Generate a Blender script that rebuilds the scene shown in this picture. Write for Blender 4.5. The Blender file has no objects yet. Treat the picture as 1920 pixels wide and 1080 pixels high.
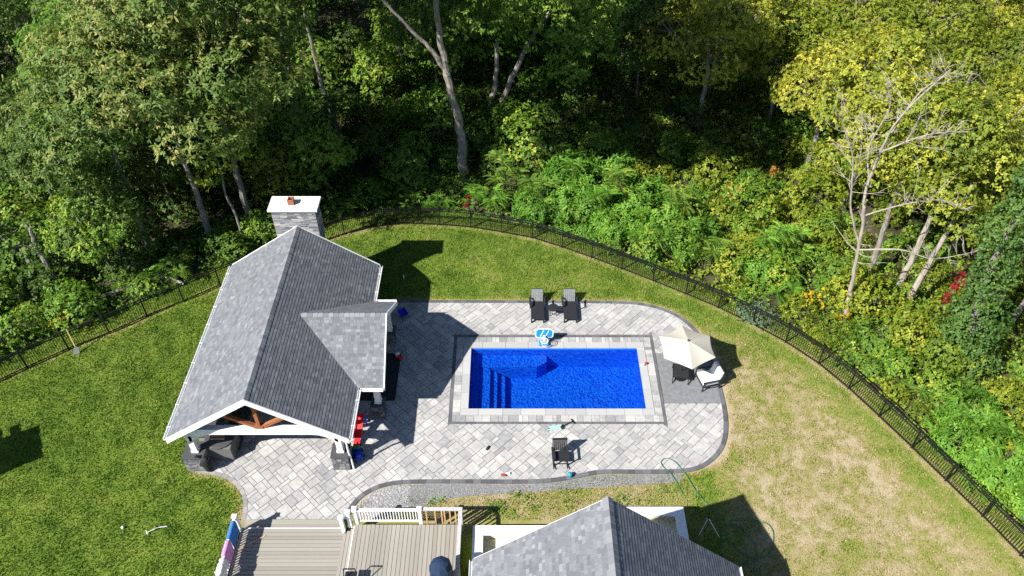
import bpy, math, random
import numpy as np
from mathutils import Vector, Matrix
from mathutils.geometry import tessellate_polygon

R = math.radians
SC = bpy.context.scene
COL = SC.collection

# ------------------------------------------------------------------ camera, sky, sun, exposure
cam_d = bpy.data.cameras.new('camera')
cam_d.lens = 28.125
cam_d.sensor_width = 36
cam_d.clip_end = 1500
cam = bpy.data.objects.new('camera', cam_d)
COL.objects.link(cam)
cam.location = (0, 0, 30)
cam.rotation_euler = (R(90 - 43.4), 0, 0)
SC.camera = cam

SUN_DIR = Vector((0.90, 0.64, -1.0)).normalized()      # the way the light travels
world = bpy.data.worlds.new('World')
SC.world = world
world.use_nodes = True
wn = world.node_tree.nodes
sky = wn.new('ShaderNodeTexSky')
sky.sky_type = 'NISHITA'
sky.sun_disc = False
sky.sun_elevation = R(41)
sky.ozone_density = 4.0
sky.dust_density = 0.4
sky.sun_rotation = math.atan2(-SUN_DIR.x, -SUN_DIR.y)
world.node_tree.links.new(sky.outputs[0], wn['Background'].inputs[0])
wn['Background'].inputs[1].default_value = 0.07
sun_d = bpy.data.lights.new('sun', 'SUN')
sun_d.energy = 5.0
sun_d.angle = R(0.53)
sun_d.color = (1.0, 0.965, 0.91)
sun = bpy.data.objects.new('sun', sun_d)
COL.objects.link(sun)
sun.rotation_euler = SUN_DIR.to_track_quat('-Z', 'Y').to_euler()
sun.location = (-30, -20, 60)
SC.view_settings.view_transform = 'Standard'
SC.view_settings.look = 'None'
SC.view_settings.exposure = 1.05
SC.view_settings.gamma = 1
SC.render.engine = 'CYCLES'
SC.cycles.max_bounces = 6
SC.cycles.diffuse_bounces = 3
SC.cycles.glossy_bounces = 2
SC.cycles.transmission_bounces = 4
SC.cycles.transparent_max_bounces = 8
SC.cycles.use_denoising = False

# ------------------------------------------------------------------ materials
MATS = {}


def nodes_of(name):
    m = bpy.data.materials.new(name)
    m.use_nodes = True
    nt = m.node_tree
    b = nt.nodes['Principled BSDF']
    MATS[name] = m
    return m, nt, b


def nnode(nt, t, **kw):
    n = nt.nodes.new(t)
    for k, v in kw.items():
        setattr(n, k, v)
    return n


def ramp(nt, stops):
    r = nt.nodes.new('ShaderNodeValToRGB')
    e = r.color_ramp.elements
    while len(e) < len(stops):
        e.new(0.5)
    for i, (p, c) in enumerate(stops):
        e[i].position = p
        e[i].color = (c[0], c[1], c[2], 1)
    return r


def mat_noise(name, c1, c2, scale=4, rough=0.7, bump=0.0, detail=4, stretch=None, metallic=0.0, spec=0.3, bscale=None):
    """two tones mixed by a noise, optional fine relief"""
    m, nt, b = nodes_of(name)
    L = nt.links.new
    tc = nnode(nt, 'ShaderNodeTexCoord')
    mp = nnode(nt, 'ShaderNodeMapping')
    L(tc.outputs['Object'], mp.inputs[0])
    if stretch:
        mp.inputs['Scale'].default_value = stretch
    no = nnode(nt, 'ShaderNodeTexNoise')
    no.inputs['Scale'].default_value = scale
    no.inputs['Detail'].default_value = detail
    L(mp.outputs[0], no.inputs['Vector'])
    r = ramp(nt, [(0.3, c1), (0.7, c2)])
    L(no.outputs[0], r.inputs[0])
    L(r.outputs[0], b.inputs['Base Color'])
    b.inputs['Roughness'].default_value = rough
    b.inputs['Metallic'].default_value = metallic
    b.inputs['Specular IOR Level'].default_value = spec
    if bump:
        n2 = nnode(nt, 'ShaderNodeTexNoise')
        n2.inputs['Scale'].default_value = bscale or scale * 4
        n2.inputs['Detail'].default_value = 5
        L(mp.outputs[0], n2.inputs['Vector'])
        bp = nnode(nt, 'ShaderNodeBump')
        bp.inputs['Strength'].default_value = bump
        bp.inputs['Distance'].default_value = 0.03
        L(n2.outputs[0], bp.inputs['Height'])
        L(bp.outputs[0], b.inputs['Normal'])
    return m


def mat_piece(name, stops, rough=0.8, grain=0.35, gscale=14, stretch=None, bump=0.15, spec=0.25, blotch=0.0, bsc=0.6, bst=(1, 1, 1)):
    """pieces: the tone comes from the piece's own value 'v', with grain and blotches on top"""
    m, nt, b = nodes_of(name)
    L = nt.links.new
    at = nnode(nt, 'ShaderNodeAttribute', attribute_name='v')
    r = ramp(nt, stops)
    geo = nnode(nt, 'ShaderNodeNewGeometry')
    mp = nnode(nt, 'ShaderNodeMapping')
    L(geo.outputs['Position'], mp.inputs[0])
    if stretch:
        mp.inputs['Scale'].default_value = stretch
    no = nnode(nt, 'ShaderNodeTexNoise')
    no.inputs['Scale'].default_value = gscale
    no.inputs['Detail'].default_value = 6
    no.inputs['Roughness'].default_value = 0.7
    L(mp.outputs[0], no.inputs['Vector'])
    ma = nnode(nt, 'ShaderNodeMath', operation='MULTIPLY_ADD')
    L(no.outputs[0], ma.inputs[0])
    ma.inputs[1].default_value = grain
    ma.inputs[2].default_value = -grain / 2
    ad = nnode(nt, 'ShaderNodeMath', operation='ADD', use_clamp=True)
    L(at.outputs['Fac'], ad.inputs[0])
    if blotch:
        mp2 = nnode(nt, 'ShaderNodeMapping')
        mp2.inputs['Scale'].default_value = bst
        L(geo.outputs['Position'], mp2.inputs[0])
        nb = nnode(nt, 'ShaderNodeTexNoise')
        nb.inputs['Scale'].default_value = bsc
        nb.inputs['Detail'].default_value = 5
        nb.inputs['Roughness'].default_value = 0.6
        L(mp2.outputs[0], nb.inputs['Vector'])
        mb_ = nnode(nt, 'ShaderNodeMath', operation='MULTIPLY_ADD')
        L(nb.outputs[0], mb_.inputs[0])
        mb_.inputs[1].default_value = blotch
        L(ma.outputs[0], mb_.inputs[2])
        m3 = nnode(nt, 'ShaderNodeMath', operation='SUBTRACT')
        L(mb_.outputs[0], m3.inputs[0])
        m3.inputs[1].default_value = blotch / 2
        L(m3.outputs[0], ad.inputs[1])
    else:
        L(ma.outputs[0], ad.inputs[1])
    L(ad.outputs[0], r.inputs[0])
    L(r.outputs[0], b.inputs['Base Color'])
    b.inputs['Roughness'].default_value = rough
    b.inputs['Specular IOR Level'].default_value = spec
    if bump:
        bp = nnode(nt, 'ShaderNodeBump')
        bp.inputs['Strength'].default_value = bump
        bp.inputs['Distance'].default_value = 0.02
        L(no.outputs[0], bp.inputs['Height'])
        L(bp.outputs[0], b.inputs['Normal'])
    return m


def mat_leaf(name, stops, trans=0.36, var=0.25, rough=0.55):
    m, nt, b = nodes_of(name)
    L = nt.links.new
    at = nnode(nt, 'ShaderNodeAttribute', attribute_name='v')
    oi = nnode(nt, 'ShaderNodeObjectInfo')
    ma = nnode(nt, 'ShaderNodeMath', operation='MULTIPLY_ADD')
    L(oi.outputs['Random'], ma.inputs[0])
    ma.inputs[1].default_value = var
    ma.inputs[2].default_value = -var / 2
    ad = nnode(nt, 'ShaderNodeMath', operation='ADD', use_clamp=True)
    L(at.outputs['Fac'], ad.inputs[0])
    L(ma.outputs[0], ad.inputs[1])
    r = ramp(nt, stops)
    L(ad.outputs[0], r.inputs[0])
    L(r.outputs[0], b.inputs['Base Color'])
    b.inputs['Roughness'].default_value = rough
    b.inputs['Specular IOR Level'].default_value = 0.25
    tr = nnode(nt, 'ShaderNodeBsdfTranslucent')
    L(r.outputs[0], tr.inputs[0])
    mx = nnode(nt, 'ShaderNodeMixShader')
    mx.inputs[0].default_value = trans
    L(b.outputs[0], mx.inputs[1])
    L(tr.outputs[0], mx.inputs[2])
    L(mx.outputs[0], nt.nodes['Material Output'].inputs[0])
    return m


def plain(name, c, rough=0.5, metallic=0.0, spec=0.3):
    d = 0.88
    return mat_noise(name, (c[0] * d, c[1] * d, c[2] * d), (min(c[0] * 1.08, 1), min(c[1] * 1.08, 1), min(c[2] * 1.08, 1)),
                     scale=6, rough=rough, metallic=metallic, spec=spec, detail=5)


mat_piece('paver', [(0.0, (0.144, 0.145, 0.151)), (0.45, (0.258, 0.256, 0.253)), (0.75, (0.359, 0.349, 0.333)), (1.0, (0.445, 0.430, 0.406))],
          grain=1.0, gscale=6, stretch=(1, 1, 1), bump=0.25, blotch=0.7, bsc=0.9)
mat_piece('coping', [(0.0, (0.282, 0.283, 0.277)), (1.0, (0.395, 0.392, 0.377))], grain=0.5, gscale=3)
mat_piece('dark_border', [(0.0, (0.068, 0.070, 0.076)), (1.0, (0.128, 0.130, 0.136))], grain=0.5, gscale=20)
mat_piece('pale_border', [(0.0, (0.208, 0.200, 0.188)), (1.0, (0.288, 0.276, 0.256))], grain=0.5, gscale=20)
mat_piece('shingle', [(0.0, (0.080, 0.085, 0.092)), (0.4, (0.134, 0.140, 0.151)), (0.75, (0.193, 0.199, 0.207)), (1.0, (0.276, 0.281, 0.287))],
          grain=0.22, gscale=30, bump=0.08, rough=0.92, blotch=0.35, bsc=0.8)
mat_piece('ledgestone', [(0.0, (0.095, 0.098, 0.107)), (0.5, (0.257, 0.257, 0.262)), (0.85, (0.399, 0.376, 0.343)), (1.0, (0.494, 0.447, 0.390))],
          grain=0.3, gscale=18, bump=0.5)
mat_piece('pier_stone', [(0.0, (0.05, 0.052, 0.058)), (0.5, (0.13, 0.132, 0.138)), (1.0, (0.26, 0.25, 0.235))], grain=0.3, gscale=18, bump=0.5)
mat_piece('deck_board', [(0.0, (0.224, 0.207, 0.175)), (1.0, (0.279, 0.260, 0.219))], grain=0.35, gscale=2.5, stretch=(0.850, 0.850, 0.760), bump=0.1, rough=0.7)
mat_piece('gravel', [(0.0, (0.10, 0.105, 0.115)), (0.55, (0.24, 0.25, 0.26)), (0.85, (0.38, 0.34, 0.31)), (1.0, (0.55, 0.52, 0.48))], grain=0.2)
mat_noise('joint_sand', (0.11, 0.11, 0.11), (0.18, 0.175, 0.165), scale=8, rough=0.95)
mat_noise('gravel_bed', (0.120, 0.120, 0.124), (0.216, 0.212, 0.208), scale=22, rough=0.95, bump=0.6)
mat_noise('concrete_pad', (0.136, 0.140, 0.148), (0.192, 0.196, 0.200), scale=5, rough=0.9, bump=0.2)
mat_noise('bare_soil', (0.255, 0.203, 0.135), (0.375, 0.315, 0.225), scale=3, rough=0.95, bump=0.4)
mat_noise('forest_floor', (0.028, 0.030, 0.013), (0.075, 0.064, 0.032), scale=1.3, rough=0.95, bump=0.6, detail=8)
plain('white_paint', (0.736, 0.736, 0.727), rough=0.45)
plain('cream_siding', (0.66, 0.62, 0.47), rough=0.6)
plain('black_metal', (0.012, 0.012, 0.013), rough=0.45, spec=0.4)
plain('black_resin', (0.022, 0.023, 0.026), rough=0.5)
plain('grey_slat', (0.16, 0.165, 0.175), rough=0.5)
plain('dark_cover', (0.018, 0.018, 0.02), rough=0.75)
plain('navy_fabric', (0.010, 0.026, 0.06), rough=0.85)
plain('dark_stone_top', (0.06, 0.06, 0.063), rough=0.6)
mat_noise('cedar', (0.22, 0.075, 0.03), (0.34, 0.13, 0.055), scale=3, stretch=(1, 1, 8), rough=0.6)
mat_noise('raw_pine', (0.45, 0.27, 0.13), (0.58, 0.36, 0.19), scale=5, rough=0.7)
mat_noise('grey_wood', (0.33, 0.32, 0.32), (0.47, 0.455, 0.45), scale=7, stretch=(6, 1, 6), rough=0.8, bump=0.2)
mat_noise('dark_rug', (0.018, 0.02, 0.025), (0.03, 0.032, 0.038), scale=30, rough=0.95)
mat_noise('grey_mat', (0.10, 0.10, 0.098), (0.14, 0.14, 0.135), scale=30, rough=0.95)
plain('white_cushion', (0.629, 0.625, 0.620), rough=0.9)
mat_noise('clay_pot', (0.252, 0.080, 0.042), (0.322, 0.121, 0.067), scale=8, rough=0.8)
mat_noise('cap_stone', (0.60, 0.59, 0.56), (0.72, 0.71, 0.685), scale=5, rough=0.8)
mat_noise('soffit_board', (0.05, 0.033, 0.022), (0.085, 0.055, 0.035), scale=3, stretch=(8, 1, 1), rough=0.7)
plain('toy_red', (0.62, 0.012, 0.015), rough=0.35)
plain('toy_blue', (0.015, 0.05, 0.5), rough=0.35)
plain('toy_green', (0.02, 0.28, 0.10), rough=0.35)
plain('toy_yellow', (0.75, 0.6, 0.05), rough=0.35)
plain('pool_toy_blue', (0.01, 0.22, 0.62), rough=0.35)
plain('teal_paint', (0.02, 0.23, 0.33), rough=0.35)
plain('mint_paint', (0.26, 0.50, 0.42), rough=0.35)
plain('towel_blue', (0.045, 0.16, 0.46), rough=0.95)
plain('towel_pink', (0.58, 0.24, 0.52), rough=0.95)
plain('hose_green', (0.02, 0.14, 0.08), rough=0.5)
plain('hose_grey', (0.10, 0.10, 0.09), rough=0.5)
plain('pole_yellow', (0.70, 0.55, 0.22), rough=0.5)
plain('shoe_red', (0.25, 0.03, 0.03), rough=0.7)
mat_noise('bark_grey', (0.13, 0.115, 0.095), (0.28, 0.25, 0.21), scale=3, stretch=(4, 4, 0.7), rough=0.9, bump=0.7, bscale=9)
mat_noise('bark_dark', (0.06, 0.05, 0.04), (0.13, 0.11, 0.085), scale=3, stretch=(4, 4, 0.7), rough=0.9, bump=0.6, bscale=9)
mat_noise('bark_bleached', (0.212, 0.183, 0.149), (0.365, 0.319, 0.264), scale=3, stretch=(0.850, 0.850, 0.595), rough=0.85, bump=0.4, bscale=9)

mat_leaf('canvas', [(0.0, (0.58, 0.54, 0.46)), (1.0, (0.64, 0.595, 0.51))], trans=0.33, var=0.0, rough=0.85)
mat_leaf('leaf_oak', [(0.0, (0.050, 0.108, 0.018)), (0.48, (0.125, 0.200, 0.034)), (0.78, (0.290, 0.300, 0.075)), (1.0, (0.47, 0.39, 0.13))])
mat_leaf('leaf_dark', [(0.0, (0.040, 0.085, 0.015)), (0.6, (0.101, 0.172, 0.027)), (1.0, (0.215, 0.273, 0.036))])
mat_leaf('leaf_fresh', [(0.0, (0.062, 0.139, 0.018)), (0.6, (0.159, 0.271, 0.035)), (1.0, (0.351, 0.443, 0.071))])
mat_leaf('leaf_yellow', [(0.0, (0.101, 0.162, 0.019)), (0.45, (0.274, 0.315, 0.035)), (0.8, (0.530, 0.488, 0.056)), (1.0, (0.769, 0.593, 0.073))])
mat_leaf('leaf_lime', [(0.0, (0.061, 0.117, 0.010)), (0.5, (0.197, 0.257, 0.021)), (1.0, (0.442, 0.421, 0.042))])
mat_leaf('leaf_sumac', [(0.0, (0.048, 0.144, 0.015)), (0.6, (0.144, 0.305, 0.031)), (1.0, (0.324, 0.483, 0.061))])
mat_leaf('leaf_bush', [(0.0, (0.053, 0.147, 0.016)), (0.5, (0.153, 0.276, 0.030)), (0.9, (0.361, 0.432, 0.047)), (1.0, (0.594, 0.449, 0.067))])
mat_leaf('leaf_silver', [(0.0, (0.065, 0.117, 0.065)), (1.0, (0.195, 0.260, 0.156))])
mat_leaf('leaf_ivy', [(0.0, (0.042, 0.102, 0.021)), (0.6, (0.113, 0.205, 0.041)), (1.0, (0.226, 0.279, 0.069))])
mat_leaf('leaf_red', [(0.0, (0.14, 0.006, 0.008)), (1.0, (0.40, 0.03, 0.025))])
mat_leaf('leaf_orange', [(0.0, (0.22, 0.11, 0.02)), (1.0, (0.48, 0.20, 0.04))])
mat_leaf('petal_yellow', [(0.0, (0.55, 0.33, 0.01)), (1.0, (0.80, 0.56, 0.02))])
mat_leaf('grass_blade', [(0.0, (0.058, 0.122, 0.012)), (0.35, (0.145, 0.222, 0.024)), (0.6, (0.245, 0.245, 0.062)), (0.8, (0.32, 0.265, 0.12)), (1.0, (0.42, 0.345, 0.19))], trans=0.2, var=0.0)


def mat_ground(name):
    m, nt, b = nodes_of(name)
    L = nt.links.new
    at = nnode(nt, 'ShaderNodeAttribute', attribute_name='v')
    no = nnode(nt, 'ShaderNodeTexNoise')
    no.inputs['Scale'].default_value = 9
    no.inputs['Detail'].default_value = 7
    no.inputs['Roughness'].default_value = 0.75
    geo = nnode(nt, 'ShaderNodeNewGeometry')
    L(geo.outputs['Position'], no.inputs['Vector'])
    ma = nnode(nt, 'ShaderNodeMath', operation='MULTIPLY_ADD')
    L(no.outputs[0], ma.inputs[0])
    ma.inputs[1].default_value = 0.7
    ma.inputs[2].default_value = -0.35
    ad = nnode(nt, 'ShaderNodeMath', operation='ADD', use_clamp=True)
    L(at.outputs['Fac'], ad.inputs[0])
    L(ma.outputs[0], ad.inputs[1])
    r = ramp(nt, [(0.0, (0.052, 0.104, 0.012)), (0.35, (0.130, 0.185, 0.024)), (0.6, (0.225, 0.215, 0.066)), (0.8, (0.275, 0.228, 0.118)), (1.0, (0.35, 0.29, 0.19))])
    L(ad.outputs[0], r.inputs[0])
    L(r.outputs[0], b.inputs['Base Color'])
    b.inputs['Roughness'].default_value = 0.95
    b.inputs['Specular IOR Level'].default_value = 0.1
    bp = nnode(nt, 'ShaderNodeBump')
    bp.inputs['Strength'].default_value = 0.7
    bp.inputs['Distance'].default_value = 0.04
    L(no.outputs[0], bp.inputs['Height'])
    L(bp.outputs[0], b.inputs['Normal'])
    return m


mat_ground('lawn')


# ------------------------------------------------------------------ building helpers
def link(o, parent=None):
    COL.objects.link(o)
    if parent:
        o.parent = parent
    return o


def tag(o, label=None, cat=None, group=None, kind=None):
    if label:
        o['label'] = label
    if cat:
        o['category'] = cat
    if group:
        o['group'] = group
    if kind:
        o['kind'] = kind
    return o


def thing(name, label, cat, loc=(0, 0, 0), rz=0, group=None):
    o = bpy.data.objects.new(name, None)
    o.empty_display_size = 0.3
    o.location = loc
    o.rotation_euler = (0, 0, rz)
    link(o)
    return tag(o, label, cat, group)


class MB:
    """collects faces of ONE piece (or one mass) and links it as one mesh object"""

    def __init__(self):
        self.v, self.f, self.a = [], [], []

    def add(self, verts, faces, val=0.5):
        n = len(self.v)
        self.v += [tuple(p) for p in verts]
        self.a += [val] * len(verts)
        self.f += [tuple(i + n for i in q) for q in faces]
        return self

    def box(self, c, s, rot=None, val=0.5):
        x, y, z = s[0] / 2, s[1] / 2, s[2] / 2
        p = [Vector(q) for q in ((-x, -y, -z), (x, -y, -z), (x, y, -z), (-x, y, -z), (-x, -y, z), (x, -y, z), (x, y, z), (-x, y, z))]
        if rot is not None:
            p = [rot @ q for q in p]
        c = Vector(c)
        return self.add([q + c for q in p], [(0, 3, 2, 1), (4, 5, 6, 7), (0, 1, 5, 4), (1, 2, 6, 5), (2, 3, 7, 6), (3, 0, 4, 7)], val)

    def bb(self, x0, x1, y0, y1, z0, z1, val=0.5):
        return self.box(((x0 + x1) / 2, (y0 + y1) / 2, (z0 + z1) / 2), (x1 - x0, y1 - y0, z1 - z0), None, val)

    def bar(self, p, q, w, h=None, up=(0, 0, 1), val=0.5):
        p, q = Vector(p), Vector(q)
        d = q - p
        y = d.normalized()
        u = Vector(up)
        if abs(y.dot(u)) > 0.98:
            u = Vector((0, 1, 0))
        x = y.cross(u).normalized()
        z = x.cross(y)
        m = Matrix((x, y, z)).transposed()
        return self.box((p + q) / 2, (w, d.length, h or w), m, val)

    def tube(self, pts, r, n=8, cap=True, val=0.5):
        pts = [Vector(p) for p in pts]
        rs = r if isinstance(r, (list, tuple)) else [r] * len(pts)
        vs, fs = [], []
        ref = None
        for i, p in enumerate(pts):
            d = (pts[min(i + 1, len(pts) - 1)] - pts[max(i - 1, 0)])
            d = d.normalized() if d.length > 1e-9 else Vector((0, 0, 1))
            if ref is None:
                ref = Vector((1, 0, 0)) if abs(d.x) < 0.8 else Vector((0, 1, 0))
            x = (ref - d * ref.dot(d)).normalized()
            ref = x
            y = d.cross(x)
            for k in range(n):
                a = 2 * math.pi * k / n
                vs.append(p + (x * math.cos(a) + y * math.sin(a)) * rs[i])
        for i in range(len(pts) - 1):
            for k in range(n):
                k2 = (k + 1) % n
                fs.append((i * n + k, i * n + k2, (i + 1) * n + k2, (i + 1) * n + k))
        if cap:
            fs.append(tuple(range(n))[::-1])
            fs.append(tuple(range((len(pts) - 1) * n, len(pts) * n)))
        return self.add(vs, fs, val)

    def prism(self, poly, z0, z1, val=0.5):
        n = len(poly)
        ar = sum(poly[i][0] * poly[(i + 1) % n][1] - poly[(i + 1) % n][0] * poly[i][1] for i in range(n))
        if ar < 0:
            poly = poly[::-1]
        vs = [(p[0], p[1], z0) for p in poly] + [(p[0], p[1], z1) for p in poly]
        fs = [tuple(range(n))[::-1], tuple(range(n, 2 * n))]
        fs += [(i, (i + 1) % n, n + (i + 1) % n, n + i) for i in range(n)]
        return self.add(vs, fs, val)

    def lathe(self, prof, c=(0, 0, 0), n=16, axis='Z', val=0.5):
        vs, fs = [], []
        for (r, z) in prof:
            for k in range(n):
                a = 2 * math.pi * k / n
                p = Vector((r * math.cos(a), r * math.sin(a), z))
                if axis == 'Y':
                    p = Vector((p.x, p.z, p.y))
                if axis == 'X':
                    p = Vector((p.z, p.x, p.y))
                vs.append(p + Vector(c))
        for i in range(len(prof) - 1):
            for k in range(n):
                k2 = (k + 1) % n
                fs.append((i * n + k, i * n + k2, (i + 1) * n + k2, (i + 1) * n + k))
        fs.append(tuple(range(n))[::-1])
        fs.append(tuple(range((len(prof) - 1) * n, len(prof) * n)))
        return self.add(vs, fs, val)

    def mesh(self, name, mat):
        me = bpy.data.meshes.new(name)
        me.from_pydata(self.v, [], self.f)
        at = me.attributes.new('v', 'FLOAT', 'POINT')
        at.data.foreach_set('value', np.array(self.a, dtype=np.float32))
        me.materials.append(MATS[mat])
        me.update()
        return me

    def build(self, name, mat, parent=None, smooth=False, bevel=0):
        me = self.mesh(name, mat)
        if smooth:
            me.polygons.foreach_set('use_smooth', np.ones(len(me.polygons), dtype=bool))
        o = bpy.data.objects.new(name, me)
        link(o, parent)
        if bevel:
            md = o.modifiers.new('bevel', 'BEVEL')
            md.width = bevel
            md.segments = 2
            md.limit_method = 'ANGLE'
        return o


def np_mesh(name, verts, faces, vals, mat, smooth=False):
    """fast mesh from numpy arrays; every face has the same corner count"""
    verts = np.asarray(verts, dtype=np.float32)
    faces = np.asarray(faces, dtype=np.int32)
    k = faces.shape[1]
    me = bpy.data.meshes.new(name)
    me.vertices.add(len(verts))
    me.vertices.foreach_set('co', verts.ravel())
    me.loops.add(faces.size)
    me.loops.foreach_set('vertex_index', faces.ravel())
    me.polygons.add(len(faces))
    me.polygons.foreach_set('loop_start', np.arange(0, faces.size, k, dtype=np.int32))
    if vals is not None:
        at = me.attributes.new('v', 'FLOAT', 'POINT')
        at.data.foreach_set('value', np.asarray(vals, dtype=np.float32))
    me.materials.append(MATS[mat])
    if smooth:
        me.polygons.foreach_set('use_smooth', np.ones(len(faces), dtype=bool))
    me.update(calc_edges=True)
    return me


def inst(name, me, parent, loc=(0, 0, 0), rz=0, matrix=None, mat=None):
    o = bpy.data.objects.new(name, me)
    link(o, parent)
    if matrix is not None:
        o.matrix_local = matrix
    else:
        o.location = loc
        o.rotation_euler = (0, 0, rz)
    if mat:
        o.material_slots[0].link = 'OBJECT'
        o.material_slots[0].material = MATS[mat]
    return o


def ground_at(px, py, z=0.0):
    """point of the level z that the photograph shows at a pixel (used to survey the site)"""
    p = R(43.4)
    u, v = (px - 960) / 1500, (py - 540) / 1500
    d = Vector((u, math.cos(p) - v * math.sin(p), -math.sin(p) - v * math.cos(p)))
    t = (z - 30) / d.z
    return Vector((d.x * t, d.y * t, z))


def catmull(pts, n=8, closed=False):
    out = []
    P = [Vector((p[0], p[1], 0)) for p in pts]
    for i in range(len(P) - 1):
        p0, p1, p2, p3 = P[max(i - 1, 0)], P[i], P[i + 1], P[min(i + 2, len(P) - 1)]
        for k in range(n):
            t = k / n
            q = 0.5 * ((2 * p1) + (p2 - p0) * t + (2 * p0 - 5 * p1 + 4 * p2 - p3) * t * t + (3 * p1 - p0 - 3 * p2 + p3) * t ** 3)
            out.append((q.x, q.y))
    out.append((P[-1].x, P[-1].y))
    return out


def resample(pts, step):
    d = [0]
    for a, b in zip(pts, pts[1:]):
        d.append(d[-1] + math.dist(a, b))
    n = max(1, round(d[-1] / step))
    out = []
    j = 0
    for i in range(n + 1):
        t = d[-1] * i / n
        while j < len(d) - 2 and d[j + 1] < t:
            j += 1
        w = (t - d[j]) / max(d[j + 1] - d[j], 1e-9)
        out.append((pts[j][0] + (pts[j + 1][0] - pts[j][0]) * w, pts[j][1] + (pts[j + 1][1] - pts[j][1]) * w))
    return out


def inside(p, poly):
    x, y = p
    c = False
    j = len(poly) - 1
    for i in range(len(poly)):
        xi, yi = poly[i]
        xj, yj = poly[j]
        if (yi > y) != (yj > y) and x < (xj - xi) * (y - yi) / (yj - yi) + xi:
            c = not c
        j = i
    return c


def inside_np(X, Y, poly):
    c = np.zeros(X.shape, bool)
    j = len(poly) - 1
    for i in range(len(poly)):
        xi, yi = poly[i]
        xj, yj = poly[j]
        if yi != yj:
            k = ((yi > Y) != (yj > Y)) & (X < (xj - xi) * (Y - yi) / (yj - yi) + xi)
            c ^= k
        j = i
    return c


def dist_np(X, Y, line):
    d = np.full(X.shape, 1e9)
    for (ax, ay), (bx, by) in zip(line, line[1:]):
        dx, dy = bx - ax, by - ay
        t = np.clip(((X - ax) * dx + (Y - ay) * dy) / (dx * dx + dy * dy + 1e-12), 0, 1)
        d = np.minimum(d, np.hypot(X - ax - t * dx, Y - ay - t * dy))
    return d


def clip_half(poly, a, b):
    """keep the part of poly to the right of a->b"""
    ex, ey = b[0] - a[0], b[1] - a[1]
    s = lambda p: -(ex * (p[1] - a[1]) - ey * (p[0] - a[0]))
    out = []
    for i in range(len(poly)):
        p, q = poly[i], poly[(i + 1) % len(poly)]
        sp, sq = s(p), s(q)
        if sp >= 0:
            out.append(p)
        if (sp > 0 > sq) or (sp < 0 < sq):
            t = sp / (sp - sq)
            out.append((p[0] + (q[0] - p[0]) * t, p[1] + (q[1] - p[1]) * t))
    return out


def vnoise(X, Y, sc, seed):
    rs = np.random.RandomState(seed)
    g = rs.rand(256, 256)
    x, y = X / sc + 500, Y / sc + 500
    xi, yi = np.floor(x).astype(int), np.floor(y).astype(int)
    fx, fy = x - xi, y - yi
    fx, fy = fx * fx * (3 - 2 * fx), fy * fy * (3 - 2 * fy)
    a, b = g[xi % 256, yi % 256], g[(xi + 1) % 256, yi % 256]
    c, d = g[xi % 256, (yi + 1) % 256], g[(xi + 1) % 256, (yi + 1) % 256]
    return (a * (1 - fx) + b * fx) * (1 - fy) + (c * (1 - fx) + d * fx) * fy


def sstep(a, b, x):
    t = np.clip((x - a) / (b - a), 0, 1)
    return t * t * (3 - 2 * t)


# ------------------------------------------------------------------ site outlines (metres)
PX0, PX1, PY0, PY1 = -2.07, 6.32, 23.40, 27.29            # pool water
EDGE1 = catmull([(-6.16, 30.72), (-2, 30.70), (2, 30.68), (5.43, 30.64), (6.99, 30.48), (8.21, 30.0), (9.2, 29.08), (9.75, 27.8), (10.0, 25.98), (10.07, 23.97),
                 (9.93, 22.42), (9.48, 21.18), (8.6, 20.3), (7.61, 19.96), (5.8, 19.9), (3.98, 19.90), (3.03, 19.72), (1.85, 19.48), (0.69, 19.4), (-1.5, 19.4), (-3.7, 19.4),
                 (-5.08, 19.33), (-5.97, 19.03), (-6.62, 18.43), (-6.87, 17.6)], 6)
EDGE2 = catmull([(-11.25, 17.6), (-11.37, 18.38), (-11.71, 19.03), (-12.3, 19.56), (-13.07, 19.83), (-13.9, 19.98)], 6)
PATIO = EDGE1 + EDGE2 + [(-13.95, 30.6)]
FENCE_POSTS = [(-30.6, 19.9), (-28.9, 21.6), (-27.3, 23.1), (-25.62, 24.53), (-23.9, 25.98), (-22.35, 27.2), (-20.71, 28.3), (-19.17, 29.54), (-17.58, 30.64), (-15.94, 31.89),
               (-14.4, 33.1), (-12.95, 34.3), (-11.42, 35.36), (-9.83, 36.28), (-8.07, 37.0), (-6.23, 37.28), (-4.28, 37.15), (-2.44, 36.93), (-0.61, 36.46),
               (1.18, 35.94), (2.88, 35.1), (4.52, 34.19), (6.13, 33.24), (7.76, 32.24), (9.39, 31.2), (10.96, 30.16), (12.48, 28.94), (13.9, 27.67), (15.17, 26.22),
               (16.18, 24.64), (17.08, 22.97), (17.98, 21.23), (18.83, 19.51), (19.69, 17.78), (20.47, 16.02), (21.2, 14.3), (21.9, 12.6)]
YARD = FENCE_POSTS + [(22, 2), (-31, 2)]

# ------------------------------------------------------------------ ground
gx = [-600, -2.5, 6.75, 600]
gy = [-300, 23.0, 27.7, 900]
g = MB()
for i in range(3):
    for j in range(3):
        if (i, j) != (1, 1):
            g.add([(gx[i], gy[j], -0.03), (gx[i + 1], gy[j], -0.03), (gx[i + 1], gy[j + 1], -0.03), (gx[i], gy[j + 1], -0.03)], [(0, 1, 2, 3)])
tag(g.build('ground', 'forest_floor'), 'dark leaf strewn forest floor under the woods', 'ground', kind='structure')


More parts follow.
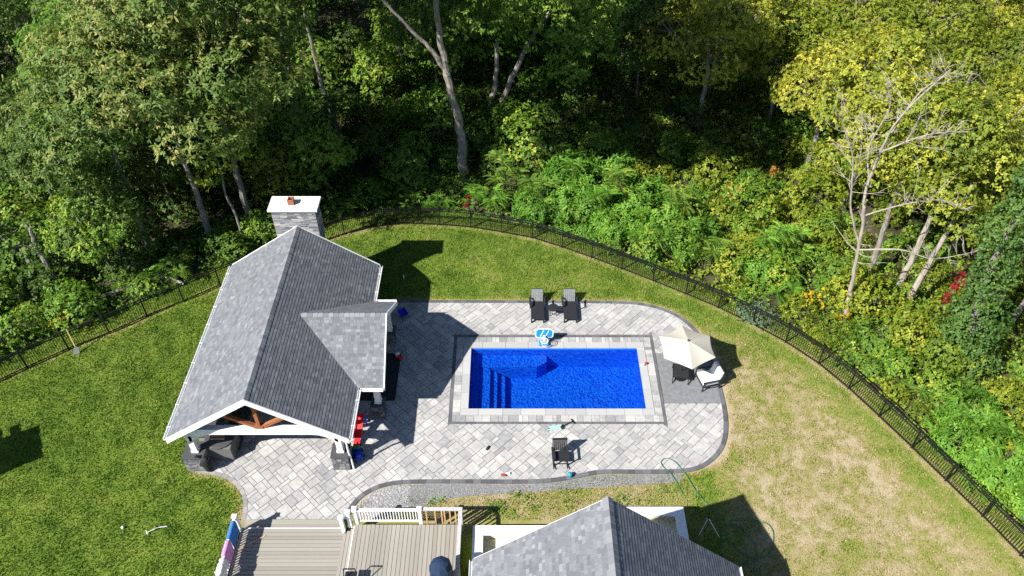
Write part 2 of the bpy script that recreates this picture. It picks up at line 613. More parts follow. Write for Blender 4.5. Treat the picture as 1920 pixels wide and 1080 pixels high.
def lawn_state(X, Y):
    """dryness of the turf 0..1 (1 = bare soil) from where it grows"""
    n1 = vnoise(X, Y, 2.6, 1) * 0.38 + vnoise(X, Y, 0.8, 2) * 0.3 + vnoise(X, Y, 0.3, 3) * 0.32
    n2 = vnoise(X, Y, 1.6, 4) * 0.42 + vnoise(X, Y, 0.5, 5) * 0.28 + vnoise(X, Y, 0.22, 6) * 0.30
    v = 0.20 + 0.30 * (n1 - 0.36)
    df = dist_np(X, Y, FENCE_POSTS)
    dp = np.minimum(dist_np(X, Y, EDGE1[::3]), dist_np(X, Y, EDGE2[::3]))
    right = sstep(7.2, 10.5, X) * sstep(31.5, 25, Y)
    n3 = vnoise(X, Y, 2.6, 14) * 0.14 + vnoise(X, Y, 0.7, 15) * 0.18 + vnoise(X, Y, 0.33, 16) * 0.30 + vnoise(X, Y, 0.17, 17) * 0.38
    v += right * (0.35 + 0.34 * sstep(0.28, 0.72, n3)) * (.35 + .65 * sstep(0.3, 2.2, df))
    v += (1 - right) * 0.15 * (sstep(0.40, 0.66, n3) - 0.35)
    v -= 0.10 * sstep(0.66, 0.80, vnoise(X, Y, 0.5, 18))
    v += sstep(15.5, 9.5, Y) * 0.0
    # soil and weeds between the patio and the house
    strip = sstep(19.9, 19.2, Y) * sstep(16, 17.2, Y) * sstep(-7, -5.8, X) * sstep(9.0, 6.5, X)
    v = v * (1 - strip) + strip * (0.56 + 0.8 * (n2 - 0.34))
    # worn soil beside the paving and along the fence line
    v += 0.46 * sstep(0.5, 0.05, dp) * (0.3 + n2 * 1.1)
    v += 0.5 * sstep(0.24, 0.04, np.abs(df - 0.12)) * (0.1 + n2 * 0.9)
    # back lawn patch of sun-dried turf
    v += 0.16 * sstep(4.5, 1.5, np.hypot((X - 3) / 2.2, (Y - 32.6))) * n2
    return np.clip(v, 0.0, 1.0)


def build_lawn():
    s = 0.16
    xs = np.arange(-34, 25, s)
    ys = np.arange(9, 40, s)
    X, Y = np.meshgrid(xs, ys, indexing='ij')
    C = (X + s / 2, Y + s / 2)
    keep = inside_np(C[0], C[1], YARD) | (dist_np(C[0], C[1], FENCE_POSTS) < 0.9 + 0.6 * vnoise(C[0], C[1], 1.5, 9) + 0.6 * (C[0] < -3))
    keep &= ~((C[0] > -2.8) & (C[0] < 7.0) & (C[1] > 22.7) & (C[1] < 28.1))
    idx = np.arange(X.size).reshape(X.shape)
    i, j = np.where(keep[:-1, :-1])
    F = np.stack([idx[i, j], idx[i + 1, j], idx[i + 1, j + 1], idx[i, j + 1]], 1)
    Z = 0.02 * (vnoise(X, Y, 3.0, 12) - 0.5)
    V = np.stack([X.ravel(), Y.ravel(), np.minimum(Z.ravel(), 0.002)], 1)
    me = np_mesh('lawn', V, F, lawn_state(X, Y).ravel(), 'lawn')
    o = inst('lawn', me, None)
    tag(o, 'mown lawn inside the black fence, dry and tan to the right', 'lawn', kind='structure')
    # blades
    rs = np.random.RandomState(5)
    n = 680000
    x = rs.uniform(-29, 22.5, n)
    y = rs.uniform(12.8, 39, n)
    v = lawn_state(x, y)
    k = inside_np(x, y, YARD) | (dist_np(x, y, FENCE_POSTS) < 0.8 + 0.6 * vnoise(x, y, 1.5, 9) + 0.6 * (x < -3))
    k &= ~inside_np(x, y, PATIO)
    k &= ~((x > -11.3) & (x < -2) & (y < 17.7))
    k &= ~((x > -2) & (x < 7.2) & (y < 17.6))
    k &= (rs.rand(n) > (v - 0.72) * 2.4)
    k &= (dist_np(x, y, EDGE1[::2]) > 0.12)
    # visible wedge of the yard only
    k &= (np.abs(x) < 0.66 * (y * 0.727 + 20.6) + 1.0)
    x, y, v = x[k], y[k], v[k]
    n = len(x)
    a = rs.uniform(0, 2 * np.pi, n)
    h = rs.uniform(0.03, 0.09, n) * (1.15 - 0.45 * np.clip(v, 0, 1)) * (0.7 + 0.7 * vnoise(x, y, 0.45, 21))
    w = rs.uniform(0.013, 0.030, n)
    lx, ly = np.cos(a + 1.57) * h * rs.uniform(-0.9, 0.9, n), np.sin(a + 1.57) * h * rs.uniform(-0.9, 0.9, n)
    P = np.zeros((n, 3, 3), np.float32)
    P[:, 0] = np.stack([x - np.cos(a) * w, y - np.sin(a) * w, np.zeros(n)], 1)
    P[:, 1] = np.stack([x + np.cos(a) * w, y + np.sin(a) * w, np.zeros(n)], 1)
    P[:, 2] = np.stack([x + lx, y + ly, h], 1)
    vv = np.clip(v * 1.05 + rs.normal(0, 0.15 + 0.08 * (v > .4), n), 0, 1)
    me = np_mesh('grass', P.reshape(-1, 3), np.arange(3 * n).reshape(n, 3), np.repeat(vv, 3), 'grass_blade')
    tag(inst('grass', me, None), 'short grass blades covering the lawn', 'grass', kind='stuff')


build_lawn()

# gravel bed below the patio
GR = [(-6.5, 18.35), (-6.0, 18.93), (-5.1, 19.27), (-3.7, 19.34), (0.69, 19.34), (1.85, 19.42), (3.03, 19.66), (3.98, 19.83), (6.6, 19.84), (7.5, 19.86), (7.3, 19.45), (5.5, 19.32),
      (3.2, 19.15), (0.9, 18.95), (-1.5, 18.8), (-2.6, 18.68), (-4.0, 18.2), (-5.2, 17.75), (-6.5, 17.7)]
gb = MB()
gb.prism(GR, 0.001, 0.014)
tag(gb.build('gravel_bed', 'gravel_bed'), 'grey gravel bed curving along the lower patio edge', 'gravel', kind='structure')


def build_gravel():
    rs = np.random.RandomState(8)
    n = 26000
    x, y = rs.uniform(-6.6, 7.7, n), rs.uniform(17.6, 19.9, n)
    k = inside_np(x, y, GR)
    x, y = x[k], y[k]
    n = len(x)
    s = rs.uniform(0.012, 0.032, n) * (1 + 0.6 * (x < -4.4))
    base = np.array([(1, 0, 0), (0, 1, 0), (-1, 0, 0), (0, -1, 0), (0, 0, 0.8)], np.float32)
    a = rs.uniform(0, 6.28, n)
    ca, sa = np.cos(a)[:, None], np.sin(a)[:, None]
    bx = (base[None, :, 0] * ca - base[None, :, 1] * sa) * s[:, None] * rs.uniform(0.7, 1.3, (n, 1)) + x[:, None]
    by = (base[None, :, 0] * sa + base[None, :, 1] * ca) * s[:, None] + y[:, None]
    bz = base[None, :, 2] * s[:, None] + 0.012
    V = np.stack([bx, by, bz], 2).reshape(-1, 3)
    o = np.arange(n)[:, None] * 5
    F = np.concatenate([o + np.array([[q, (q + 1) % 4, 4]]) for q in range(4)], 0)
    val = np.clip(rs.normal(0.42, 0.17, n) + 0.28 * (x < -4.4) * rs.rand(n), 0, 1)
    tag(inst('gravel', np_mesh('gravel', V, F, np.repeat(val, 5), 'gravel'), None), 'loose grey and tan pebbles beside the paving', 'gravel', kind='stuff')


build_gravel()

# ------------------------------------------------------------------ patio: base sheet, pavers, border courses
rnd = random.Random(11)
patio = thing('patio', 'pale grey stone paver patio around the blue pool', 'patio')
tag(patio, kind='structure')
hole = [(PX0 - 0.3, PY0 - 0.3), (PX1 + 0.3, PY0 - 0.3), (PX1 + 0.3, PY1 + 0.3), (PX0 - 0.3, PY1 + 0.3)]
tess = tessellate_polygon([[Vector((p[0], p[1], 0)) for p in PATIO], [Vector((p[0], p[1], 0)) for p in hole]])
b = MB()
allp = PATIO + hole
b.add([(p[0], p[1], 0.018) for p in allp], [tuple(t) for t in tess])
for i in range(len(PATIO)):
    p, q = PATIO[i], PATIO[(i + 1) % len(PATIO)]
    b.add([(p[0], p[1], -0.03), (q[0], q[1], -0.03), (q[0], q[1], 0.018), (p[0], p[1], 0.018)], [(0, 1, 2, 3)])
b.build('joint_bed', 'joint_sand', patio)

OX0, OX1, OY0, OY1 = -2.95, 7.19, 22.55, 28.21            # outer line of the pool's charcoal course
PAD = [(7.22, 26.93), (9.88, 26.93), (10.05, 25.2), (10.06, 23.75), (7.22, 23.75)]
SEGS = [(PATIO[i], PATIO[(i + 1) % len(PATIO)]) for i in range(len(PATIO))]
INNER = PATIO


def near_segs(poly):
    x0, x1 = min(p[0] for p in poly), max(p[0] for p in poly)
    y0, y1 = min(p[1] for p in poly), max(p[1] for p in poly)
    return [s for s in SEGS if max(s[0][0], s[1][0]) > x0 - .02 and min(s[0][0], s[1][0]) < x1 + .02 and max(s[0][1], s[1][1]) > y0 - .02 and min(s[0][1], s[1][1]) < y1 + .02]


def pavers():
    u = 0.185
    ca, sa = math.cos(R(45)), math.sin(R(45))
    N = 130
    used = set()
    cx, cy = -2.0, 24.2
    W = lambda i, j: (cx + (i * ca - j * sa) * u, cy + (i * sa + j * ca) * u)
    out = []
    cells = [(i, j) for j in range(-N, N) for i in range(-N, N) if -15 < W(i, j)[0] < 11.5 and 16.8 < W(i, j)[1] < 31.6]
    order = cells[:]
    rnd.shuffle(order)

    def fit(i, j, sh):
        for (w, h) in sh:
            if all((i + p, j + q) not in used for p in range(w) for q in range(h)):
                for p in range(w):
                    for q in range(h):
                        used.add((i + p, j + q))
                out.append((i, j, w, h))
                return True
        return False
    for (i, j) in order:                                   # big slabs first, anywhere
        fit(i, j, [rnd.choice([(3, 2), (2, 3), (3, 3), (3, 2), (2, 3), (2, 2)])])
    for (i, j) in cells:                                   # then the gaps
        if (i, j) not in used:
            fit(i, j, [(3, 2), (2, 3), (2, 2), (3, 1), (1, 3), (2, 1), (1, 2), (1, 1)])
    full, cut = [], []
    jt = 0.011
    for (i, j, w, h) in out:
        loc = [(-w * u / 2 + jt, -h * u / 2 + jt), (w * u / 2 - jt, -h * u / 2 + jt), (w * u / 2 - jt, h * u / 2 - jt), (-w * u / 2 + jt, h * u / 2 - jt)]
        c = W(i + w / 2, j + h / 2)
        poly = [(c[0] + p[0] * ca - p[1] * sa, c[1] + p[0] * sa + p[1] * ca) for p in loc]
        ins = [inside(p, PATIO) for p in poly]
        if not any(ins):
            continue
        clipped = False
        if not all(ins):
            segs = near_segs(poly)
            for s in segs:
                if len(poly) > 2:
                    poly = clip_half(poly, s[0], s[1])
            clipped = True
        # cut back around the pool frame and the concrete pad
        for (x0, x1, y0, y1) in ((OX0, OX1, OY0, OY1), (7.19, 11, 23.75, 26.93)):
            if len(poly) < 3:
                break
            xs, ys = [p[0] for p in poly], [p[1] for p in poly]
            if max(xs) > x0 and min(xs) < x1 and max(ys) > y0 and min(ys) < y1:
                gx_, gy_ = sum(xs) / len(xs), sum(ys) / len(ys)
                d = [x0 - gx_, gx_ - x1, y0 - gy_, gy_ - y1]
                k = max(range(4), key=lambda q: d[q])
                e = 0.008
                poly = clip_half(poly, *[((x0 - e, 0), (x0 - e, -1)), ((x1 + e, 0), (x1 + e, 1)), ((0, y0 - e), (1, y0 - e)), ((0, y1 + e), (-1, y1 + e))][k]) if max(d) > -0.45 else []
                clipped = True
        if len(poly) < 3:
            continue
        ar = abs(sum(poly[q][0] * poly[(q + 1) % len(poly)][1] - poly[(q + 1) % len(poly)][0] * poly[q][1] for q in range(len(poly)))) / 2
        if ar < 0.004:
            continue
        v = min(1, max(0, rnd.gauss(0.70, 0.11)))
        hid = c[0] < -6.9 and c[1] > 21.8
        (cut if clipped else full).append((poly, c, (w, h), v, hid))
    full.sort(key=lambda t: (t[4], t[1][1] - 0.25 * (t[2][0] * t[2][1])))
    meshes = {}
    mass = MB()
    for k, (poly, c, sh, v, hid) in enumerate(full):
        top = 0.034 + rnd.uniform(0, 0.004)
        if k < 300:
            key = (sh, round(v * 7))
            if key not in meshes:
                w, h = sh
                a_, b_ = w * u / 2 - jt, h * u / 2 - jt
                e = 0.006
                m = MB()
                m.add([(-a_, -b_, 0), (a_, -b_, 0), (a_, b_, 0), (-a_, b_, 0), (-a_, -b_, .028), (a_, -b_, .028), (a_, b_, .028), (-a_, b_, .028),
                       (-a_ + e, -b_ + e, .034), (a_ - e, -b_ + e, .034), (a_ - e, b_ - e, .034), (-a_ + e, b_ - e, .034)],
                      [(0, 1, 5, 4), (1, 2, 6, 5), (2, 3, 7, 6), (3, 0, 4, 7), (4, 5, 9, 8), (5, 6, 10, 9), (6, 7, 11, 10), (7, 4, 8, 11), (8, 9, 10, 11)], key[1] / 7)
                meshes[key] = m.mesh('paver', 'paver')
            inst('paver', meshes[key], patio, (c[0], c[1], top - 0.034), R(45))
        else:
            mass.prism(poly, 0.012, top, v)
    for (poly, c, sh, v, hid) in cut:
        mass.prism(poly, 0.012, 0.034 + rnd.uniform(0, 0.004), v)
    tag(mass.build('paver_field', 'paver', patio), kind='stuff')


pavers()


def edge_course(path, width, mat, name, step, parent):
    pts = resample(path, step)
    for i in range(len(pts) - 1):
        a, c = Vector((*pts[i], 0)), Vector((*pts[i + 1], 0))
        d = (c - a).normalized()
        nrm = Vector((d.y, -d.x, 0))                      # inwards
        pv = pts[max(i - 1, 0)]
        nx = pts[min(i + 2, len(pts) - 1)]
        d0 = (Vector((*pts[i + 1], 0)) - Vector((*pv, 0))).normalized()
        d1 = (Vector((*nx, 0)) - Vector((*pts[i], 0))).normalized()
        n0, n1 = Vector((d0.y, -d0.x, 0)), Vector((d1.y, -d1.x, 0))
        g_ = 0.005
        poly = [a + d * g_ - n0 * 0.03, c - d * g_ - n1 * 0.03, c - d * g_ + n1 * width, a + d * g_ + n0 * width]
        MB().prism([(p.x, p.y) for p in poly], -0.02, 0.043 + rnd.uniform(0, .004), rnd.random()).build(name, mat, parent)


edge_course(EDGE1, 0.17, 'dark_border', 'border_paver', 0.34, patio)
edge_course(EDGE2, 0.15, 'pale_border', 'border_paver', 0.3, patio)
p = MB()
p.prism(PAD, 0.012, 0.033)
tag(p.build('concrete_pad', 'concrete_pad'), 'smooth darker grey slab under the parasol at the right patio edge', 'slab', kind='structure')

# ------------------------------------------------------------------ swimming pool
pool = thing('swimming_pool', 'rectangular bright blue swimming pool with steps at its left end', 'pool', ((PX0 + PX1) / 2, (PY0 + PY1) / 2, 0))
pool_off = Vector(((PX0 + PX1) / 2, (PY0 + PY1) / 2, 0))


def pl(mb, name, mat, **k):
    mb.v = [tuple(Vector(q) - pool_off) for q in mb.v]
    return mb.build(name, mat, pool, **k)


def mat_shell():
    m = mat_noise('pool_shell', (0.005, 0.125, 0.70), (0.008, 0.15, 0.78), scale=1.5, rough=0.4)
    return m


mat_shell()


def mat_water():
    m, nt, bs = nodes_of('water')
    L = nt.links.new
    geo = nnode(nt, 'ShaderNodeNewGeometry')
    n1 = nnode(nt, 'ShaderNodeTexNoise')
    n1.inputs['Scale'].default_value = 11
    n1.inputs['Detail'].default_value = 3
    L(geo.outputs['Position'], n1.inputs['Vector'])
    bp = nnode(nt, 'ShaderNodeBump')
    bp.inputs['Strength'].default_value = 0.22
    bp.inputs['Distance'].default_value = 0.05
    L(n1.outputs[0], bp.inputs['Height'])
    gl = nnode(nt, 'ShaderNodeBsdfGlossy')
    gl.inputs['Roughness'].default_value = 0.03
    L(bp.outputs[0], gl.inputs['Normal'])
    # caustic light network painted into the water's transparent colour
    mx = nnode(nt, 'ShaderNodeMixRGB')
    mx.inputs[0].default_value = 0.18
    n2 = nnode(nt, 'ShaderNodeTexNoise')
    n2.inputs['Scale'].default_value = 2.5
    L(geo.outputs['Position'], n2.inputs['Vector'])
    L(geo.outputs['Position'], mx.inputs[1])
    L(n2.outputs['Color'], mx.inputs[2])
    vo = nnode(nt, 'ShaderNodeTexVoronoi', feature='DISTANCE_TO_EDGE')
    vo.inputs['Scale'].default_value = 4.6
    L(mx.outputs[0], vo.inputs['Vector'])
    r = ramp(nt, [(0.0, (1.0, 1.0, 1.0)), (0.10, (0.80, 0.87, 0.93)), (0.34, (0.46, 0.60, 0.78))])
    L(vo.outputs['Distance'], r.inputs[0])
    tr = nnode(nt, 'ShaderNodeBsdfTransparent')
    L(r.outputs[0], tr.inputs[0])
    fr = nnode(nt, 'ShaderNodeFresnel')
    fr.inputs['IOR'].default_value = 1.33
    L(bp.outputs[0], fr.inputs['Normal'])
    ms = nnode(nt, 'ShaderNodeMixShader')
    L(fr.outputs[0], ms.inputs[0])
    L(tr.outputs[0], ms.inputs[1])
    L(gl.outputs[0], ms.inputs[2])
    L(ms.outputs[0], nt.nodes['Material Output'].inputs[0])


mat_water()
D = -1.45
s = MB()
for (a, c) in (((PX0, PY0), (PX1, PY0)), ((PX1, PY0), (PX1, PY1)), ((PX1, PY1), (PX0, PY1)), ((PX0, PY1), (PX0, PY0))):
    s.add([(a[0], a[1], D), (c[0], c[1], D), (c[0], c[1], 0.03), (a[0], a[1], 0.03)], [(0, 3, 2, 1)])
s.add([(PX0, PY0, D), (PX1, PY0, D), (PX1, PY1, D), (PX0, PY1, D)], [(0, 1, 2, 3)])
pl(s, 'shell', 'pool_shell')


def rounded(x0, x1, y0, y1, r, right_only=True):
    pts = [(x0, y0)]
    for k in range(7):
        a = -math.pi / 2 + math.pi / 2 * k / 6
        pts.append((x1 - r + r * math.cos(a), y0 + r + r * math.sin(a)))
    for k in range(7):
        a = math.pi / 2 * k / 6
        pts.append((x1 - r + r * math.cos(a), y1 - r + r * math.sin(a)))
    pts.append((x0, y1))
    return pts


pl(MB().bb(PX0, PX0 + 0.42, PY0, PY1, D, -0.42), 'ledge', 'pool_shell')
pl(MB().prism(rounded(PX0 + .42, PX0 + 0.98, PY0 + 0.10, PY1 - 0.80, 0.22), D, -0.62), 'step', 'pool_shell')
pl(MB().prism(rounded(PX0 + .42, PX0 + 1.33, PY0 + 0.07, PY1 - 0.82, 0.22), D, -0.85), 'step', 'pool_shell')
pl(MB().prism(rounded(PX0 + .42, PX0 + 1.72, PY0 + 0.04, PY1 - 0.84, 0.25), D, -1.10), 'step', 'pool_shell')
pl(MB().prism([(PX0 + .42, PY1), (PX0 + .42, PY1 - .78), (1.25, PY1 - .78), (1.75, PY1 - .45), (1.75, PY1)], D, -0.55), 'bench', 'pool_shell')
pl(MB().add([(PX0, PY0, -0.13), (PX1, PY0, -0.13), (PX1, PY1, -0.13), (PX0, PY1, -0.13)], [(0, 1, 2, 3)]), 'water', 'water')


def ring_course(x0, x1, y0, y1, w, z0, z1, lens, mat, name, miter=False):
    """stones laid in a frame around x0..x1, y0..y1 (inner line), w wide"""
    gap = 0.006

    def run(a, c, horiz, fix0, fix1):
        t = a
        while t < c - 0.02:
            Ln = min(rnd.choice(lens), c - t)
            if c - (t + Ln) < 0.14:
                Ln = c - t
            v = min(1, max(0, rnd.gauss(0.62, 0.2)))
            zz = z1 + rnd.uniform(0, 0.003)
            m = MB()
            if horiz:
                m.bb(t + gap, t + Ln - gap, fix0 + gap, fix1 - gap, z0, zz, v)
            else:
                m.bb(fix0 + gap, fix1 - gap, t + gap, t + Ln - gap, z0, zz, v)
            pl(m, name, mat)
            t += Ln
    run(x0 - w, x1 + w, True, y0 - w, y0)
    run(x0 - w, x1 + w, True, y1, y1 + w)
    run(y0, y1, False, x0 - w, x0)
    run(y0, y1, False, x1, x1 + w)


ring_course(PX0 + .02, PX1 - .02, PY0 + .02, PY1 - .02, 0.38, 0.0, 0.062, [0.95, 1.15, 0.85], 'coping', 'coping_stone')
ring_course(PX0 - .36, PX1 + .36, PY0 - .36, PY1 + .36, 0.37, 0.012, 0.037, [0.38, 0.28, 0.19, 0.46, 0.38], 'paver', 'band_paver')
ring_course(PX0 - .73, PX1 + .73, PY0 - .73, PY1 + .73, 0.14, 0.012, 0.040, [0.42, 0.42, 0.36], 'dark_border', 'charcoal_paver')


# ------------------------------------------------------------------ shingled roof slopes
def shingle_mesh_parts(w, e, val, m, M):
    """one tab: butt edge proud, tail tucked under the course above"""
    th = 0.009
    g_ = 0.003
    P = [Vector(q) for q in ((g_, 0, 0), (w - g_, 0, 0), (w - g_, e * 1.1, 0), (g_, e * 1.1, 0), (g_, 0, th + .004), (w - g_, 0, th + .004), (w - g_, e * 1.1, 0.002), (g_, e * 1.1, 0.002))]
    if M is not None:
        P = [M @ q for q in P]
    m.add(P, [(4, 5, 6, 7), (0, 1, 5, 4), (1, 2, 6, 5), (3, 0, 4, 7)], val)


def shingle_slope(parent, origin, udir, vdir, limits, courses_len, n_parts, prio, e=0.138, seed=0):
    """limits(vdist) -> (u0,u1) for that course; the n_parts tabs with the best prio become parts of their own"""
    rr = random.Random(seed)
    u, v = Vector(udir).normalized(), Vector(vdir).normalized()
    nrm = u.cross(v).normalized()
    flip = nrm.z < 0
    if flip:
        nrm = -nrm
    B = Matrix((u, v, nrm)).transposed().to_4x4()
    widths = [0.11, 0.16, 0.18, 0.22, 0.27]
    tabs = []
    nc = int(courses_len / e)
    for c in range(nc):
        v0 = c * e
        u0, u1 = limits(v0)
        t = u0 - (rr.random() * 0.12)
        t = max(t, u0)
        while t < u1 - 0.03:
            w = min(rr.choice(widths), u1 - t)
            if w < 0.02:
                break
            k = rr.random()
            val = 0.28 if k < .18 else 0.42 if k < .5 else 0.52 if k < .78 else 0.62 if k < .94 else 0.78
            tabs.append((t, v0, w, val))
            t += w
    O = Vector(origin)
    pos = lambda tb: O + u * (tb[0] + tb[2] / 2) + v * tb[1]
    tabs.sort(key=lambda tb: (0 if tb[2] in widths else 1, prio(pos(tb), tb)))
    cache = {}
    mass = MB()
    k = 0
    for tb in tabs:
        M = Matrix.Translation(O + u * tb[0] + v * tb[1] + nrm * 0.004) @ B
        if k < n_parts and tb[2] in widths:
            key = (tb[2], tb[3])
            if key not in cache:
                m = MB()
                shingle_mesh_parts(tb[2], e, tb[3], m, None)
                if flip:
                    m.f = [q[::-1] for q in m.f]
                cache[key] = m.mesh('shingle', 'shingle')
            inst('shingle', cache[key], parent, matrix=M)
            k += 1
        else:
            shingle_mesh_parts(tb[2], e, tb[3], mass, M)
    tag(mass.build('shingle_field', 'shingle', parent), kind='stuff')


def ridge_caps(parent, p, q, slope_w, drop, n, seed=1):
    rr = random.Random(seed)
    p, q = Vector(p), Vector(q)
    d = (q - p) / n
    x = d.normalized().cross(Vector((0, 0, 1))).normalized()
    for i in range(n):
        a = p + d * i + Vector((0, 0, 0.028))
        c = p + d * (i + 1.12) + Vector((0, 0, 0.014))
        w, dz = slope_w, drop
        m = MB()
        vs = [a - x * w - Vector((0, 0, dz)), a, a + x * w - Vector((0, 0, dz)), c - x * w - Vector((0, 0, dz)), c, c + x * w - Vector((0, 0, dz))]
        vs += [k - Vector((0, 0, 0.02)) for k in vs]
        m.add(vs, [(0, 1, 4, 3), (1, 2, 5, 4), (6, 7, 1, 0), (7, 8, 2, 1), (6, 0, 3, 9), (2, 8, 11, 5)], rr.choice([.4, .55, .7, .75]))
        m.build('ridge_cap', 'shingle', parent)


# ------------------------------------------------------------------ pavilion
EZ, RZ = 2.5, 5.08
XL, XR, XM = -14.42, -6.82, -10.6
YF, YB = 19.95, 30.75
CY0, CY1, CYM, CX, CRZ = 22.66, 28.1, 25.4, -5.72, 4.4
pav = thing('pavilion', 'open pool pavilion with grey shingle roof, white trim and stone chimney', 'pavilion')
roof = MB()
th = 0.16
for sgn, xe in ((-1, XL), (1, XR)):
    vs = [(xe, YF, EZ), (xe, YB, EZ), (XM, YB, RZ), (XM, YF, RZ)]
    lo = [(a, b_, c - th) for a, b_, c in vs]
    roof.add(vs + lo, [(0, 1, 2, 3), (7, 6, 5, 4), (0, 4, 5, 1), (1, 5, 6, 2), (3, 7, 4, 0)])
for ye in (CY0, CY1):
    vs = [(CX, ye, EZ), (-9.2 if True else 0, ye, EZ), (-9.9, CYM, CRZ), (CX, CYM, CRZ)]
    vs[1] = (XR - 0.3, ye, EZ)
    lo = [(a, b_, c - th) for a, b_, c in vs]
    roof.add(vs + lo, [(0, 1, 2, 3), (7, 6, 5, 4), (0, 4, 5, 1), (3, 7, 4, 0)])
rf = roof.build('roof', 'soffit_board', pav)
sl = math.hypot(XM - XL, RZ - EZ)
camp = Vector((0, 0, 30))
shingle_slope(rf, (XL - .03, YF - .02, EZ - .02), (0, 1, 0), (XM - XL, 0, RZ - EZ), lambda v: (0, YB - YF + .04), sl, 90, lambda p, t: p.y, seed=3)
shingle_slope(rf, (XR + .03, YF - .02, EZ - .02), (0, 1, 0), (XM - XR, 0, RZ - EZ), lambda v: (0, YB - YF + .04), sl, 120, lambda p, t: p.y, seed=4)
csl = math.hypot(CYM - CY0, CRZ - EZ)
val_x = lambda v: (v / csl) * (CRZ - EZ) / 0.683
for ye, sd, npt in ((CY0, 5, 90), (CY1, 6, 0)):
    shingle_slope(rf, (CX + .03, ye, EZ), (-1, 0, 0), (0, CYM - ye, CRZ - EZ), lambda v: (0, (CX - XR) + val_x(v) + 0.2), csl, npt, lambda p, t: p.y, seed=sd)
ridge_caps(rf, (XM, YF - .03, RZ + .01), (XM, YB + .03, RZ + .01), 0.15, 0.105, 46)
ridge_caps(rf, (CX + .03, CYM, CRZ + .01), (-9.45, CYM, CRZ + .01), 0.15, 0.10, 16)

# white fascia on the rakes and gutters on the eaves
def rake(parent, p, q, w=0.05, h=0.26, name='fascia', up=0.03):
    p, q = Vector(p), Vector(q)
    m = MB()
    y = Vector((0, 0, 1))
    t = Vector((0, 0, up))
    lo = Vector((0, 0, h))
    n = (q - p).cross(y).normalized() * w
    vs = [p + t - lo, q + t - lo, q + t, p + t]
    vs = vs + [k + n for k in vs]
    m.add(vs, [(0, 1, 2, 3), (7, 6, 5, 4), (3, 2, 6, 7), (0, 4, 5, 1), (0, 3, 7, 4), (1, 5, 6, 2)])
    return m.build(name, 'white_paint', parent)


for y_, s_ in ((YF - .03, 1), (YB + .03, -1)):
    for xe in (XL - 0.02, XR + 0.02):
        a, c = (xe, y_, EZ), (XM, y_, RZ)
        rake(pav, *((a, c) if (xe < XM) == (s_ > 0) else (c, a)), w=0.05, h=0.30)
for ye in (CY0, CY1):
    a, c = (CX + .035, ye, EZ), (CX + .035, CYM, CRZ)
    rake(pav, *((a, c) if ye < CYM else (c, a)), w=0.05, h=0.24)


def gutter(parent, p, q, r=0.065):
    p, q = Vector(p), Vector(q)
    d = (q - p).normalized()
    x = d.cross(Vector((0, 0, 1)))
    m = MB()
    prof = [(-r, 0), (-r, -r * 1.5), (r, -r * 1.5), (r, 0), (r * .75, 0), (r * .75, -r * 1.2), (-r * .75, -r * 1.2), (-r * .75, 0)]
    vs = [p + x * a + Vector((0, 0, b_)) for a, b_ in prof] + [q + x * a + Vector((0, 0, b_)) for a, b_ in prof]
    n = len(prof)
    m.add(vs, [(i, (i + 1) % n, n + (i + 1) % n, n + i) for i in range(n)] + [tuple(range(n))[::-1], tuple(range(n, 2 * n))])
    g_ = m.build('gutter', 'white_paint', parent)
    n_s = int((q - p).length / 1.2)
    for k in range(n_s):
        c = p + d * ((k + .5) * (q - p).length / n_s)
        MB().box(c + Vector((0, 0, 0.01)), (0.16, 0.03, 0.02) if abs(d.y) > .5 else (0.03, 0.16, 0.02)).build('hanger', 'white_paint', g_)


gutter(pav, (XL - .09, YF - .03, EZ - .0), (XL - .09, YB, EZ - .0))
gutter(pav, (XR + .09, YF - .03, EZ), (XR + .09, CY0 - .02, EZ))
gutter(pav, (XR + .09, CY1 + .02, EZ), (XR + .09, YB, EZ))
gutter(pav, (XR + .1, CY0 - .08, EZ), (CX + .03, CY0 - .08, EZ))
gutter(pav, (XR + .1, CY1 + .08, EZ), (CX + .03, CY1 + .08, EZ))


def stone_block(parent, x0, x1, y0, y1, z0, z1, faces='FLRB', seed=0, h=0.075, wmin=.16, wmax=.46, smat='ledgestone'):
    """a core with dry-stacked ledgestones laid on the faces that show"""
    rr = random.Random(seed)
    MB().bb(x0, x1, y0, y1, z0, z1).build('core', 'dark_stone_top', parent)
    for fc in faces:
        z = z0
        while z < z1 - 0.02:
            hh = min(rr.choice([h * .7, h, h * 1.3]), z1 - z)
            a0, a1 = (x0, x1) if fc in 'FB' else (y0, y1)
            t = a0 - (0.02 if fc in 'LR' else 0.03)
            end = a1 + (0.02 if fc in 'LR' else 0.03)
            while t < end - .01:
                w = min(rr.uniform(wmin, wmax), end - t)
                if end - t - w < .07:
                    w = end - t
                d = rr.uniform(0.03, 0.055)
                v = min(1, max(0, rr.gauss(.45, .25)))
                m = MB()
                g_ = .004
                if fc == 'F':
                    m.bb(t + g_, t + w - g_, y0 - d, y0 + .002, z + g_, z + hh - g_, v)
                elif fc == 'B':
                    m.bb(t + g_, t + w - g_, y1 - .002, y1 + d, z + g_, z + hh - g_, v)
                elif fc == 'L':
                    m.bb(x0 - d, x0 + .002, t + g_, t + w - g_, z + g_, z + hh - g_, v)
                else:
                    m.bb(x1 - .002, x1 + d, t + g_, t + w - g_, z + g_, z + hh - g_, v)
                m.build('stone', smat, parent)
                t += w
            z += hh


